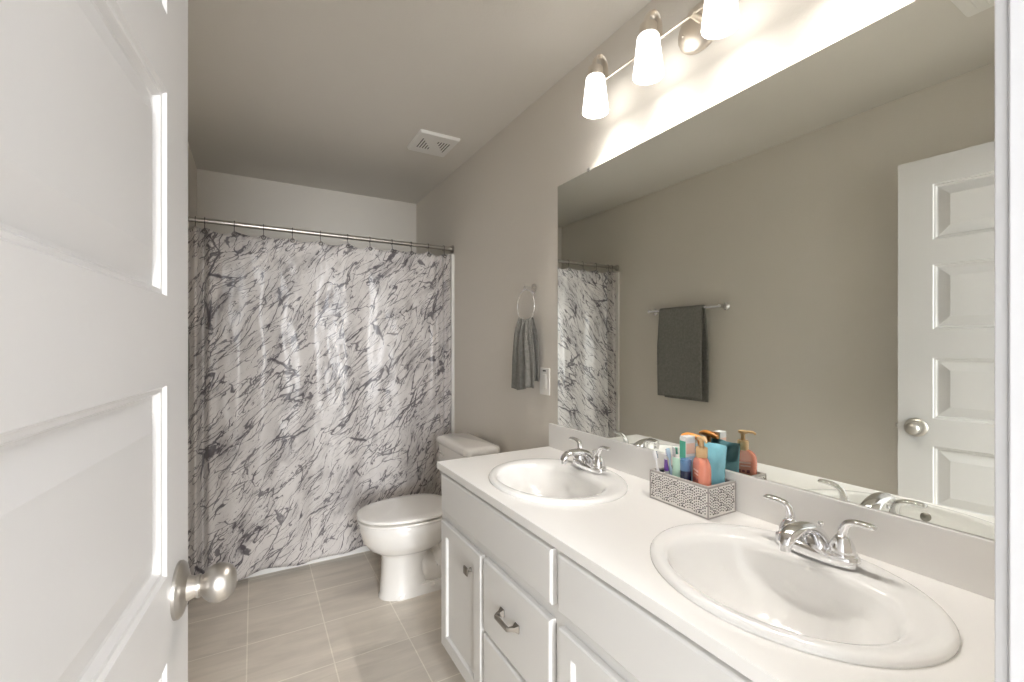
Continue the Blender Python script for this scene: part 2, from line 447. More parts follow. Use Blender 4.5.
# ------------------------------------------------------------------ door leaf
DW, DT, D0, D1 = 0.765, 0.035, 0.012, 2.053
door = struct(empty('door_1', (-0.1613, 0.0855, 0), math.radians(84.5)), 'white five-panel door standing open on the left')
def door_mesh():
    bm = bmesh.new()
    x0, x1 = 0.112, DW - 0.112
    rows = [(0.245, 0.497), (0.610, 0.862), (0.975, 1.226), (1.343, 1.610), (1.712, 1.94)]
    prof = [(0, 0), (0.003, 0.0045), (0.008, 0.005), (0.012, 0.0125), (0.016, 0.013), (0.052, 0.003)]
    for side in (0, 1):
        f = lambda d: d if side == 0 else DT - d
        def quad(a, b, c, d):
            bm.faces.new([bm.verts.new(v) for v in (a, b, c, d)])
        def rect(u0, u1, w0, w1, d=0):
            quad((u0, f(d), w0), (u1, f(d), w0), (u1, f(d), w1), (u0, f(d), w1))
        rect(0, x0, D0, D1); rect(x1, DW, D0, D1)
        zs = [D0] + [z for r in rows for z in r] + [D1]
        for i in range(0, len(zs), 2): rect(x0, x1, zs[i], zs[i + 1])
        for z0, z1 in rows:
            for (o, d), (o2, d2) in zip(prof, prof[1:]):
                A = [(x0 + o, f(d), z0 + o), (x1 - o, f(d), z0 + o), (x1 - o, f(d), z1 - o), (x0 + o, f(d), z1 - o)]
                B = [(x0 + o2, f(d2), z0 + o2), (x1 - o2, f(d2), z0 + o2), (x1 - o2, f(d2), z1 - o2), (x0 + o2, f(d2), z1 - o2)]
                for i in range(4):
                    j = (i + 1) % 4; quad(A[i], A[j], B[j], B[i])
            o, d = prof[-1]; rect(x0 + o, x1 - o, z0 + o, z1 - o, d)
    def quad(a, b, c, d): bm.faces.new([bm.verts.new(v) for v in (a, b, c, d)])
    quad((0, 0, D0), (0, DT, D0), (0, DT, D1), (0, 0, D1)); quad((DW, 0, D0), (DW, 0, D1), (DW, DT, D1), (DW, DT, D0))
    quad((0, 0, D0), (DW, 0, D0), (DW, DT, D0), (0, DT, D0)); quad((0, 0, D1), (0, DT, D1), (DW, DT, D1), (DW, 0, D1))
    bmesh.ops.remove_doubles(bm, verts=bm.verts, dist=1e-5)
    return bm
obj('door_leaf', door_mesh(), 'door', door)
def knob_mesh(sgn):
    bm = bmesh.new()
    mt = frame_to((DW - 0.06, 0 if sgn < 0 else DT, 0.932), (0, sgn, 0))
    prof = [(0.0385, 0.0), (0.0385, 0.004), (0.035, 0.0075), (0.028, 0.010), (0.0175, 0.013), (0.0150, 0.019), (0.0135, 0.023),
            (0.0160, 0.0235), (0.0160, 0.027), (0.0140, 0.0275), (0.0145, 0.030)]
    lathe(bm, prof, mt, 48, cap0=True)
    R = [(0.0145, 0.030), (0.019, 0.034), (0.0245, 0.041), (0.0268, 0.048), (0.0262, 0.055), (0.0235, 0.062), (0.018, 0.068), (0.010, 0.0715), (0.0, 0.0725)]
    lathe(bm, [q[:2] for q in bez(R, 4)], mt, 48)
    bmesh.ops.remove_doubles(bm, verts=bm.verts, dist=1e-5)
    return bm
for sgn in (-1, 1):
    k = obj('door_knob', knob_mesh(sgn), 'nickel', door, smooth=True, autos=0.7)
    k['label'] = 'brushed nickel round knob on its rose'
    if sgn < 0:
        b = bmesh.new(); lathe(b, [(0.0, 0.0), (0.0022, 0.0), (0.0022, 0.0012), (0.0, 0.0012)], frame_to((DW - 0.06 + 0.010, -0.0095, 0.932 - 0.026), (0, -1, 0)), 12); obj('release_hole', b, 'dark', k)
b = boxes((DW, DW + 0.0015, 0.006, 0.029, 0.90, 0.957)); obj('latch_plate', b, 'nickel', door, bevel=0.0005)
b = boxes((DW + 0.0015, DW + 0.011, 0.011, 0.024, 0.921, 0.939)); obj('latch_bolt', b, 'nickel', door, bevel=0.002)
for hz in (0.25, 1.03, 1.82):
    b = bmesh.new(); lathe(b, [(0.006, -0.045), (0.006, 0.045)], Matrix.Translation((-0.004, -0.006, hz)), 16, True, True); obj('hinge', b, 'nickel', door, smooth=True, autos=0.7)

# ------------------------------------------------------------------ bathtub, surround, rod, curtain
TY = 2.856
bm = bmesh.new()
x0, x1, y0, y1, h = XL + 0.003, XR - 0.003, TY, YB - 0.003, 0.50
cx, cy = (x0 + x1) / 2, (y0 + y1) / 2
hx, hy = (x1 - x0) / 2, (y1 - y0) / 2
rings = [rrect(cx, cy, hx, hy, 0.006, 0.0), rrect(cx, cy, hx, hy, 0.006, 0.49), rrect(cx, cy, hx - 0.008, hy - 0.008, 0.006, h),
         rrect(cx, cy, hx - 0.08, hy - 0.065, 0.12, h), rrect(cx, cy, hx - 0.095, hy - 0.08, 0.12, h - 0.03),
         rrect(cx, cy, hx - 0.16, hy - 0.13, 0.10, 0.15), rrect(cx, cy, hx - 0.22, hy - 0.18, 0.08, 0.12)]
loft(bm, rings)
tubo = thing(obj('bathtub', bm, 'tub', smooth=True, autos=0.7), 'white bathtub behind the marble-print curtain', 'bathtub')
b = bmesh.new(); lathe(b, [(0.0, 0.0), (0.028, 0.0), (0.03, 0.003), (0.0, 0.004)], Matrix.Translation((x1 - 0.32, cy, 0.121)), 24)
obj('drain', b, 'chrome', tubo, smooth=True, autos=0.7)
st = 0.022
bm = boxes((XL + 0.0005, XL + st, 2.795, YB - 0.0005, 0.503, 1.885), (XR - st, XR - 0.0005, 2.795, YB - 0.0005, 0.503, 1.885), (XL + st, XR - st, YB - st, YB - 0.0005, 0.503, 1.885),
           (XL + 0.0005, XL + st, 2.795, TY - 0.002, 0.0, 0.503), (XR - st, XR - 0.0005, 2.795, TY - 0.002, 0.0, 0.503))
thing(obj('tub_surround', bm, 'tub', bevel=0.004), 'white wall surround panels above the bathtub behind the curtain', 'tub surround')

RY, RZ = 2.83, 1.926
rod = thing(empty('curtain_rod', (XL, RY, RZ)), 'brushed nickel shower rod spanning from wall to wall', 'curtain rod')
b = bmesh.new(); tube(b, [(0.003, 0, 0, 0.0125), (XR - XL - 0.003, 0, 0, 0.0125)], 24); obj('rod', b, 'nickel', rod, smooth=True, autos=0.7)
for sx, d in ((0.0005, 1), (XR - XL - 0.0005, -1)):
    b = bmesh.new(); lathe(b, [(0.0, 0), (0.026, 0), (0.026, 0.005), (0.017, 0.012), (0.0145, 0.028), (0.0126, 0.028)], frame_to((sx, 0, 0), (d, 0, 0)), 32)
    obj('end_flange', b, 'nickel', rod, smooth=True, autos=0.7)

HX = [-0.262, -0.222, -0.091, 0.046, 0.189, 0.336, 0.487, 0.617, 0.753, 0.876, 0.990, 1.100]
CT = 1.868   # grommet height
def curtain_mesh():
    bm = bmesh.new(); uvl = bm.loops.layers.uv.new('UVMap')
    nx, nz = 420, 90
    xa, xb = XL + 0.018, XR - 0.024
    rows = []
    def topz(x):
        hs = [xa - 0.03] + HX + [xb + 0.03]
        for a, c in zip(hs, hs[1:]):
            if a <= x <= c:
                t = (x - a) / (c - a)
                return 1.888 - 4 * t * (1 - t) * min(0.022, 0.16 * (c - a)) - (0.004 * math.sin(37 * x))
        return 1.885
    def fold(x, v):   # v 0 top .. 1 bottom
        k = 0.15 + 0.85 * min(1, v * 3)
        y = 0.012 * math.sin(2 * PI * (x + 0.35) / 0.31 + 0.8 * math.sin(3.1 * x)) * k
        y += 0.0030 * k * math.sin(2 * PI * x / 0.145 + 1.5 * v + 2 * noise.noise((x * 2, 0.3, 1.7)))
        y += 0.010 * k * noise.noise((x * 5.5, v * 2.2, 4.0))
        y += 0.0035 * noise.noise((x * 22, v * 14, 9.0))
        # deep gather at the far left and at the right end
        g = math.exp(-((x + 0.245) / 0.05) ** 2)
        y += 0.026 * g * math.sin((x + 0.245) * 90)
        g2 = math.exp(-((x - 1.09) / 0.05) ** 2)
        y += 0.014 * g2 * math.sin((x - 1.09) * 110)
        return y
    s = 0.0; px = None; S_ = []
    for i in range(nx + 1):
        x = xa + (xb - xa) * i / nx
        y = fold(x, 0.5)
        if px is not None: s += math.hypot(x - px[0], y - px[1])
        px = (x, y); S_.append(s)
    for j in range(nz + 1):
        v = j / nz; row = []
        for i in range(nx + 1):
            x = xa + (xb - xa) * i / nx
            zt = topz(x)
            zb = 0.030 + 0.020 * (x - xa) + 0.008 * math.sin(2 * PI * x / 0.4) + 0.004 * math.sin(23 * x)
            z = zt + (zb - zt) * v
            y = RY - 0.013 - 0.016 * v ** 1.5 + fold(x, v)
            y = min(y, 2.846)
            row.append((bm.verts.new((x, y, z)), (S_[i], z)))
        rows.append(row)
    for j in range(nz):
        for i in range(nx):
            q = [rows[j][i], rows[j + 1][i], rows[j + 1][i + 1], rows[j][i + 1]]
            f = bm.faces.new([a[0] for a in q]); f.smooth = True
            for l, a in zip(f.loops, q): l[uvl].uv = a[1]
    return bm
cur = obj('shower_curtain', curtain_mesh(), 'marble', smooth=True)
sm = cur.modifiers.new('th', 'SOLIDIFY'); sm.thickness = 0.0012; sm.offset = 0
thing(cur, 'white and grey marble-print vinyl shower curtain drawn across the tub', 'shower curtain')

def ring_hook():
    root = empty('curtain_ring')
    b = bmesh.new()
    pts = []
    for k in range(21):
        a = math.radians(-60 + 300 * k / 20)
        pts.append((0, 0.0175 * math.cos(a), 0.0175 * math.sin(a), 0.0019))
    pts += [(0, -0.012, -0.028, 0.0019), (0, -0.016, -0.044, 0.0019), (0, -0.024, -0.052, 0.0019), (0, -0.027, -0.060, 0.0019)]
    tube(b, pts, 8); obj('wire_loop', b, 'hookmetal', root, smooth=True)
    for k in range(5):
        a = math.radians(50 + 20 * k)
        bb = bmesh.new(); lathe(bb, [(0.0, -0.002), (0.0026, -0.0012), (0.0026, 0.0012), (0.0, 0.002)], frame_to((0, 0.0165 * math.cos(a), 0.0165 * math.sin(a)), (0, -math.sin(a), math.cos(a))), 10)
        obj('roller', bb, 'chrome', root, smooth=True)
    bb = bmesh.new()
    tube(bb, [(0.0095 * math.cos(2 * PI * k / 24), -0.0250, -0.060 + 0.0095 * math.sin(2 * PI * k / 24), 0.0028) for k in range(25)], 8, False, side=(0, 1, 0))
    obj('grommet', bb, 'hookmetal', root, smooth=True)
    return root
rp = ring_hook()
for i, x in enumerate(HX):
    o = rp if i == 0 else copy_tree(rp)
    o.location = (x, RY, RZ)
    thing(o, 'small metal roller ring holding the marble curtain on the shower rod', 'curtain ring', 'rings along the shower rod')

# ------------------------------------------------------------------ toilet
TYc = 2.305
toi = thing(empty('toilet', (XR, TYc, 0), 0), 'white two-piece toilet with closed lid between vanity and bathtub', 'toilet')
def toilet_bowl():
    bm = bmesh.new()
    # local x = -(distance from wall)
    def sec(z, uf, ub, hw, pw=1.0):
        c = -(uf * 0.42 + ub * 0.58)
        return egg(c, 0, uf + c, -ub - c, hw, z, 48, pw)
    S1 = [(0.0, .618, .36, .090), (0.010, .618, .36, .090), (0.015, .612, .37, .086), (0.10, .606, .37, .086), (0.205, .602, .36, .086), (0.222, .606, .35, .092),
          (0.234, .634, .32, .118), (0.258, .668, .28, .146), (0.298, .696, .24, .168), (0.345, .708, .22, .177), (0.385, .712, .21, .181), (0.392, .706, .215, .176)]
    rings = [sec(z, a, b_, w, 0.92) for z, a, b_, w in S1]
    loft(bm, rings)
    # rear shelf under the tank
    loft(bm, [rrect(-0.19, 0, 0.13, 0.085, 0.03, 0.20), rrect(-0.18, 0, 0.15, 0.11, 0.03, 0.30), rrect(-0.175, 0, 0.165, 0.155, 0.04, 0.365), rrect(-0.175, 0, 0.165, 0.160, 0.04, 0.385)])
    # foot
    loft(bm, [rrect(-0.33, 0, 0.24, 0.089, 0.05, 0.0), rrect(-0.33, 0, 0.24, 0.089, 0.05, 0.010), rrect(-0.33, 0, 0.232, 0.088, 0.05, 0.016), rrect(-0.32, 0, 0.20, 0.080, 0.05, 0.05)])
    # trapway swelling out of both sides
    tube(bm, bez([(-0.46, 0, 0.22, 0.075), (-0.40, 0, 0.14, 0.080, 0.085)[:4], (-0.33, 0, 0.10, 0.085), (-0.27, 0, 0.16, 0.090), (-0.24, 0, 0.25, 0.092), (-0.20, 0, 0.30, 0.09)], 6), 20)
    tube(bm, bez([(-0.22, 0, 0.28, 0.088), (-0.17, 0, 0.2, 0.085), (-0.16, 0, 0.1, 0.08), (-0.17, 0, 0.01, 0.08)], 6), 20)
    return bm
obj('bowl', toilet_bowl(), 'toilet', toi, smooth=True, autos=0.9)
def seat_ring(z0, z1, uf, ub, hw, rnd, crown=0.0):
    bm = bmesh.new()
    c = -(uf * 0.40 + ub * 0.60)
    def s(z, k): return egg(c, 0, (uf + c) - k, (-ub - c) - k, hw - k, z, 56, 0.86)
    loft(bm, [s(z0, rnd * .6), s(z0 + rnd * .4, 0), s(z1 - rnd, 0), s(z1 - rnd * .3, rnd * .3), s(z1, rnd), s(z1 + crown * .6, 0.05), s(z1 + crown, 0.11)])
    return bm
obj('seat', seat_ring(0.3945, 0.4055, .722, .245, .186, .005), 'toilet', toi, smooth=True, autos=0.8)
lid = obj('seat_lid', seat_ring(0.4160, 0.431, .724, .235, .187, .006, 0.004), 'toilet', toi, smooth=True, autos=0.8)
for s_ in (-1, 1):
    b = bmesh.new(); box(b, -0.262, -0.222, s_ * 0.075 - 0.018, s_ * 0.075 + 0.018, 0.392, 0.420); obj('lid_hinge', b, 'toilet', toi, bevel=0.006, seg=3)
b = bmesh.new()
loft(b, [rrect(-0.128, 0, 0.083, 0.190, 0.03, 0.386), rrect(-0.128, 0, 0.088, 0.200, 0.03, 0.42), rrect(-0.130, 0, 0.094, 0.210, 0.035, 0.60), rrect(-0.132, 0, 0.097, 0.216, 0.035, 0.7045)])
obj('tank', b, 'toilet', toi, smooth=True, autos=0.8)
b = bmesh.new()
loft(b, [rrect(-0.133, 0, 0.101, 0.222, 0.04, 0.705), rrect(-0.133, 0, 0.106, 0.227, 0.04, 0.710), rrect(-0.133, 0, 0.106, 0.227, 0.04, 0.732), rrect(-0.133, 0, 0.101, 0.222, 0.045, 0.742), rrect(-0.133, 0, 0.08, 0.20, 0.045, 0.748)])
obj('tank_lid', b, 'toilet', toi, smooth=True, autos=0.8)
b = bmesh.new(); lathe(b, [(0.0, 0), (0.013, 0), (0.013, 0.006), (0.008, 0.010), (0.0, 0.011)], frame_to((-0.224, 0.16, 0.655), (-1, 0, 0)), 20)
tube(b, [(-0.232, 0.16, 0.655, 0.005), (-0.238, 0.14, 0.652, 0.005), (-0.238, 0.10, 0.648, 0.006)], 10); obj('flush_lever', b, 'toilet', toi, smooth=True)
for s_ in (-1, 1):
    b = bmesh.new(); lathe(b, [(0.013, 0.0), (0.013, 0.008), (0.009, 0.015), (0.0, 0.017)], Matrix.Translation((-0.36, s_ * 0.080, 0.03)), 16); obj('bolt_cap', b, 'toilet', toi, smooth=True)

# ------------------------------------------------------------------ vanity cabinet
VY0, VY1 = YF + 0.014, 1.662
VX = 0.6416           # face frame
VZ0, VZ1 = 0.105, 0.7945
van = thing(empty('vanity_cabinet', (XR, 0.88, 0)), 'long white double vanity cabinet with pewter pulls under the counter', 'bathroom cabinet')
def vob(name, b, m, **k):
    for v in b.verts: v.co -= Vector((XR, 0.88, 0))
    return obj(name, b, m, k.pop('parent', van), **k)
b = boxes((VX + 0.0187, XR - 0.004, VY1 - 0.016, VY1, VZ0, VZ1), (VX + 0.0187, XR - 0.004, VY0, VY0 + 0.016, VZ0, VZ1), (VX + 0.0187, XR - 0.0045, VY0 + 0.0165, VY1 - 0.0165, VZ0, VZ0 + 0.016), (XR - 0.0039, XR - 0.001, VY0, VY1, VZ0, VZ1),
          (VX + 0.0187, XR - 0.0045, 0.872, 0.888, VZ0 + 0.0165, VZ1 - 0.001), (VX + 0.07, VX + 0.086, VY0 + 0.001, VY1 - 0.001, 0.0005, VZ0))
# side skins reaching the floor behind the toe kick
box(b, VX + 0.07, XR - 0.004, VY1 - 0.017, VY1 - 0.001, 0.0005, VZ0)
vob('body', b, 'cabinet')
ff = []
ff.append((VX - 0.0005, VX + 0.018, VY0, VY1, VZ1 - 0.03, VZ1)); ff.append((VX - 0.0005, VX + 0.018, VY0, VY1, VZ0, VZ0 + 0.04)); ff.append((VX - 0.0005, VX + 0.018, VY0, VY1, 0.60, 0.65))
for y in (VY0, 0.485, 0.858, 1.245, VY1 - 0.038):
    ff.append((VX, VX + 0.0175, y, y + 0.038, VZ0 + 0.0005, VZ1 - 0.0005))
ff.append((VX - 0.0007, VX + 0.0165, 0.87, 1.27, 0.35, 0.39))
vob('face_frame', boxes(*ff), 'cabinet')
FX0, FX1 = 0.6225, 0.6405
def slab(y0, y1, z0, z1):
    b = bmesh.new(); e = 0.006
    def R(x, k): return [(x, y0 + k, z0 + k), (x, y1 - k, z0 + k), (x, y1 - k, z1 - k), (x, y0 + k, z1 - k)]
    loft(b, [R(FX1, 0), R(FX0 + 0.005, 0), R(FX0 + 0.0025, 0.0015), R(FX0, e)])
    return b
def shaker(y0, y1, z0, z1, w=0.052):
    b = bmesh.new(); e = 0.003
    def R(x, k): return [(x, y0 + k, z0 + k), (x, y1 - k, z0 + k), (x, y1 - k, z1 - k), (x, y0 + k, z1 - k)]
    loft(b, [R(FX1, 0), R(FX0 + e, 0), R(FX0, e), R(FX0, w - 0.004), R(FX0 + 0.004, w), R(FX0 + 0.009, w + 0.002)])
    return b
vob('false_front', slab(0.893, 1.627, 0.648, 0.784), 'cabinet', smooth=False)
vob('false_front', slab(0.143, 0.867, 0.648, 0.784), 'cabinet')
def cab_knob(parent, y, z):
    b = bmesh.new()
    lathe(b, [(0.0075, 0), (0.0075, 0.002), (0.005, 0.006), (0.0055, 0.012)], frame_to((FX0, y, z), (-1, 0, 0)), 20, True, True)
    # faceted square head
    def Q(x, k): return [(x, y - k, z - k), (x, y + k, z - k), (x, y + k, z + k), (x, y - k, z + k)]
    loft(b, [Q(FX0 - 0.011, 0.007), Q(FX0 - 0.017, 0.0135), Q(FX0 - 0.020, 0.0135), Q(FX0 - 0.0235, 0.009)])
    vob('knob', b, 'pewter', parent=parent)
def cab_pull(parent, yc, z):
    b = bmesh.new()
    for s_ in (-1, 1):
        y = yc + s_ * 0.042
        def Q(x, k, yy): return [(x, yy - k, z - k), (x, yy + k, z - k), (x, yy + k, z + k), (x, yy - k, z + k)]
        loft(b, [Q(FX0, 0.011, y), Q(FX0 - 0.003, 0.011, y), Q(FX0 - 0.012, 0.006, y - s_ * 0.001), Q(FX0 - 0.023, 0.0055, y - s_ * 0.005), Q(FX0 - 0.030, 0.005, y - s_ * 0.010)])
    box(b, FX0 - 0.032, FX0 - 0.024, yc - 0.036, yc + 0.036, z - 0.006, z + 0.006)
    vob('pull', b, 'pewter', parent=parent, bevel=0.0015)
d = vob('door', shaker(1.283, 1.627, 0.135, 0.608), 'cabinet'); cab_knob(d, 1.355, 0.535)
d = vob('door', shaker(0.512, 0.863, 0.135, 0.612), 'cabinet'); cab_knob(d, 0.545, 0.535)
d = vob('door', shaker(0.148, 0.499, 0.135, 0.612), 'cabinet'); cab_knob(d, 0.466, 0.535)
d = vob('drawer', slab(0.897, 1.265, 0.386, 0.610), 'cabinet'); cab_pull(d, 1.093, 0.508)
d = vob('drawer', slab(0.897, 1.265, 0.135, 0.374), 'cabinet'); cab_pull(d, 1.093, 0.256)

# ------------------------------------------------------------------ countertop with sink cut-outs
CTZ, CX0, CX1, CY0, CY1 = 0.82, 0.6234 - 0.001, XR - 0.0005, YF + 0.0006, 1.6733
SINKS = [(0.889, 1.248), (0.894, 0.505)]
SA, SB = 0.258, 0.218
def counter_mesh():
    bm = bmesh.new()
    n = 64
    zt, zb = CTZ, CTZ - 0.025
    strips = []
    ys = [CY0, SINKS[1][1] - 0.30, SINKS[1][1] + 0.30, SINKS[0][1] - 0.30, SINKS[0][1] + 0.30, CY1]
    for z in (zt, zb):
        for a, b_ in ((ys[0], ys[1]), (ys[2], ys[3]), (ys[4], ys[5])):
            bm.faces.new([bm.verts.new(p) for p in ((CX0, a, z), (CX1, a, z), (CX1, b_, z), (CX0, b_, z))])
    for (sx, sy) in SINKS:
        P = []; 
        for i in range(n):
            a = 2 * PI * (i + 0.5) / n
            e = (sx + (SB - 0.02) * math.cos(a), sy + (SA - 0.02) * math.sin(a))
            c, s_ = math.cos(a), math.sin(a)
            tx = ((CX1 - sx) if c > 0 else (sx - CX0)) / max(abs(c), 1e-6)
            ty = 0.30 / max(abs(s_), 1e-6)
            t = min(tx, ty)
            P.append((e, (sx + t * c, sy + t * s_), 'x' if tx < ty else 'y'))
        for z in (zt, zb):
            E = [bm.verts.new((*p[0], z)) for p in P]; R = [bm.verts.new((*p[1], z)) for p in P]
            for i in range(n):
                j = (i + 1) % n
                f = [E[i], E[j], R[j]]
                if P[i][2] != P[j][2]:
                    c = Vector(((CX1 if P[i][1][0] > sx else CX0), (sy + 0.30 if P[i][1][1] > sy else sy - 0.30), z))
                    f.append(bm.verts.new(c))
                f.append(R[i]); bm.faces.new(f)
        A = [bm.verts.new((*p[0], zt)) for p in P]; B = [bm.verts.new((*p[0], zb)) for p in P]
        for i in range(n):
            j = (i + 1) % n; bm.faces.new((A[i], B[i], B[j], A[j]))
    for a, b_ in (((CX0, CY0), (CX0, CY1)), ((CX0, CY1), (CX1, CY1)), ((CX1, CY1), (CX1, CY0)), ((CX1, CY0), (CX0, CY0))):
        bm.faces.new([bm.verts.new(p) for p in ((*a, zt), (*b_, zt), (*b_, zb), (*a, zb))])
    bmesh.ops.remove_doubles(bm, verts=bm.verts, dist=1e-5)
    return bm
ctop = thing(obj('countertop', counter_mesh(), 'counter', loc=None), 'long off-white countertop running under both sinks', 'countertop')
b = boxes((XR - 0.013, XR - 0.0006, CY0, CY1 - 0.001, CTZ, 0.9245)); obj('backsplash', b, 'counter', ctop, bevel=0.0015)

# ------------------------------------------------------------------ sinks
def sink_mesh():
    bm = bmesh.new()
    def E(b_, a_, z, ox=0.0, pw=1.0):
        out = []
        for i in range(72):
            t = 2 * PI * i / 72
            c, s_ = math.cos(t), math.sin(t)
            out.append((ox + b_ * math.copysign(abs(c) ** pw, c), a_ * math.copysign(abs(s_) ** pw, s_), z))
        return out
    prof = [(SB, SA, 0.0005, 0), (SB, SA, 0.006, 0), (SB - 0.004, SA - 0.004, 0.011, 0), (SB - 0.012, SA - 0.012, 0.0135, 0), (SB - 0.026, SA - 0.028, 0.012, -0.001),
            (SB - 0.042, SA - 0.047, 0.0095, -0.016), (SB - 0.050, SA - 0.056, 0.003, -0.024), (SB - 0.057, SA - 0.064, -0.012, -0.026),
            (SB - 0.070, SA - 0.080, -0.05, -0.024), (SB - 0.095, SA - 0.115, -0.09, -0.018), (SB - 0.13, SA - 0.160, -0.12, -0.01), (SB - 0.17, SA - 0.21, -0.134, 0.0), (0.022, 0.022, -0.138, 0.0)]
    rings = [E(b_ , a_, z, ox) for b_, a_, z, ox in prof]
    # back ledge stays flat for the tap
    for k, r in enumerate(rings):
        lim = {4: 0.196, 5: 0.102, 6: 0.092, 7: 0.087}.get(k)
        if lim and k >= 5:
            rings[k] = [(lim * (x / abs(x)) if False else min(x, lim + 0.35 * max(0, x - lim)), y, z) for x, y, z in r]
    loft(bm, rings, False, False)
    # underside shell
    und = [rings[0]] + [[(x * 1.0, y * 1.0, -0.03) for x, y, z in E(SB - 0.035, SA - 0.035, 0)], E(SB - 0.06, SA - 0.07, -0.06, -0.015), E(SB - 0.12, SA - 0.15, -0.135, -0.01), E(0.03, 0.03, -0.15)]
    loft(bm, [[(x, y, z) for x, y, z in r] for r in und], False, True)
    bmesh.ops.remove_doubles(bm, verts=bm.verts, dist=1e-6)
    return bm
def make_sink():
    root = empty('sink')
    o = obj('basin', sink_mesh(), 'porcelain', root, smooth=True, autos=1.2)
    b = bmesh.new(); lathe(b, [(0.024, -0.1375), (0.023, -0.134), (0.018, -0.1335), (0.016, -0.137)], None, 28)
    lathe(b, [(0.014, -0.137), (0.0145, -0.130), (0.010, -0.1275), (0.0, -0.127)], None, 24); obj('drain', b, 'chrome', root, smooth=True, autos=0.8)
    b = bmesh.new(); lathe(b, [(0.0, 0.0), (0.0115, 0.0), (0.013, -0.0012), (0.0135, -0.003)], frame_to((-0.1835, 0, -0.018), (1, 0, 0.35)), 24)
    obj('overflow_cap', b, 'pewter', root, smooth=True, autos=0.8)
    return root
s1 = make_sink(); s1.location = (*SINKS[0], CTZ)
thing(s1, 'oval white drop-in sink at the far end of the counter by the toilet', 'sink')
s2 = copy_tree(s1); s2.location = (*SINKS[1], CTZ)
thing(s2, 'oval white drop-in sink at the near end of the counter by the doorway', 'sink')

# ------------------------------------------------------------------ faucets (local -x towards the user, y along the counter)
def make_faucet():
    root = empty('faucet')
    b = bmesh.new()
    def st_(hx_, hy_, z, pw=0.75):
        out = []
        for i in range(56):
            t = 2 * PI * i / 56; c, s_ = math.cos(t), math.sin(t)
            # stadium along y, slightly pinched
            w = hx_ * (1 - 0.10 * math.cos(PI * min(1, abs(s_))) * 0)
            out.append((w * math.copysign(abs(c) ** pw, c), hy_ * math.copysign(abs(s_) ** 0.95, s_), z))
        return out
    loft(b, [st_(0.028, 0.080, 0.0), st_(0.0295, 0.082, 0.003), st_(0.0295, 0.082, 0.015), st_(0.028, 0.080, 0.021), st_(0.022, 0.074, 0.024)])
    obj('base', b, 'chrome', root, smooth=True, autos=0.9)
    for s_ in (-1, 1):
        hb = bmesh.new()
        lathe(hb, [(0.0255, 0.020), (0.0255, 0.024), (0.0245, 0.0255), (0.0230, 0.0265), (0.0230, 0.028), (0.0222, 0.036), (0.0185, 0.046), (0.0150, 0.053), (0.0125, 0.057), (0.009, 0.060), (0.0, 0.061)], Matrix.Translation((0, s_ * 0.051, 0)), 32)
        P = bez([(0, s_ * 0.051, 0.052, 0.0105, 0.0105), (0.001, s_ * 0.052, 0.068, 0.0095, 0.009), (0.002, s_ * 0.058, 0.083, 0.0095, 0.0075), (0.002, s_ * 0.071, 0.0905, 0.0100, 0.006),
                 (0.001, s_ * 0.090, 0.0925, 0.0108, 0.0058), (0.0, s_ * 0.104, 0.0922, 0.0108, 0.0052), (0.0, s_ * 0.108, 0.092, 0.008, 0.0035)], 6)
        tube(hb, P, 16, side=(1, 0, 0))
        obj('handle', hb, 'chrome', root, smooth=True, autos=1.0)
    sp = bmesh.new()
    P = bez([(0.012, 0, 0.014, 0.030, 0.020), (0.006, 0, 0.032, 0.026, 0.019), (-0.008, 0, 0.050, 0.021, 0.016), (-0.030, 0, 0.062, 0.0190, 0.0130), (-0.058, 0, 0.068, 0.0185, 0.0112),
             (-0.085, 0, 0.067, 0.0185, 0.0105), (-0.104, 0, 0.060, 0.0170, 0.0105), (-0.113, 0, 0.050, 0.0145, 0.0105), (-0.115, 0, 0.044, 0.0125, 0.010)], 6)
    tube(sp, P, 22, side=(0, 1, 0))
    obj('spout', sp, 'chrome', root, smooth=True, autos=1.2)
    ar = bmesh.new(); lathe(ar, [(0.0105, 0.014), (0.0105, 0.0), (0.008, -0.001), (0.0, -0.001)], Matrix.Translation((-0.114, 0, 0.034)), 24); obj('aerator', ar, 'chrome', root, smooth=True, autos=0.8)
    lr = bmesh.new(); lathe(lr, [(0.0022, 0.0), (0.0022, 0.036), (0.006, 0.039), (0.0065, 0.042), (0.004, 0.045), (0.0, 0.046)], Matrix.Translation((0.024, 0, 0.02)), 16); obj('lift_rod', lr, 'chrome', root, smooth=True)
    return root
f1 = make_faucet(); f1.location = (1.046, 1.262, CTZ + 0.0118)
thing(f1, 'chrome two-handle faucet on the far sink nearest the toilet', 'faucet')
f2 = copy_tree(f1); f2.location = (1.041, 0.508, CTZ + 0.0118)
thing(f2, 'chrome two-handle faucet on the near sink beside the doorway', 'faucet')

# ------------------------------------------------------------------ mirror
mr = thing(empty('wall_mirror', (XR, 0.87, 0.926)), 'large frameless wall mirror above the double vanity', 'mirror')
b = boxes((-0.0055, -0.0005, YF + 0.003 - 0.87, 1.613 - 0.87, 0, 1.976 - 0.926)); obj('glass', b, 'mirror', mr)
for y in (0.35, 1.40):
    b = boxes((-0.0080, -0.0004, y - 0.87 - 0.008, y - 0.87 + 0.008, 1.05 - 0.003, 1.05 + 0.010)); obj('clip', b, 'chrome', mr, bevel=0.001)

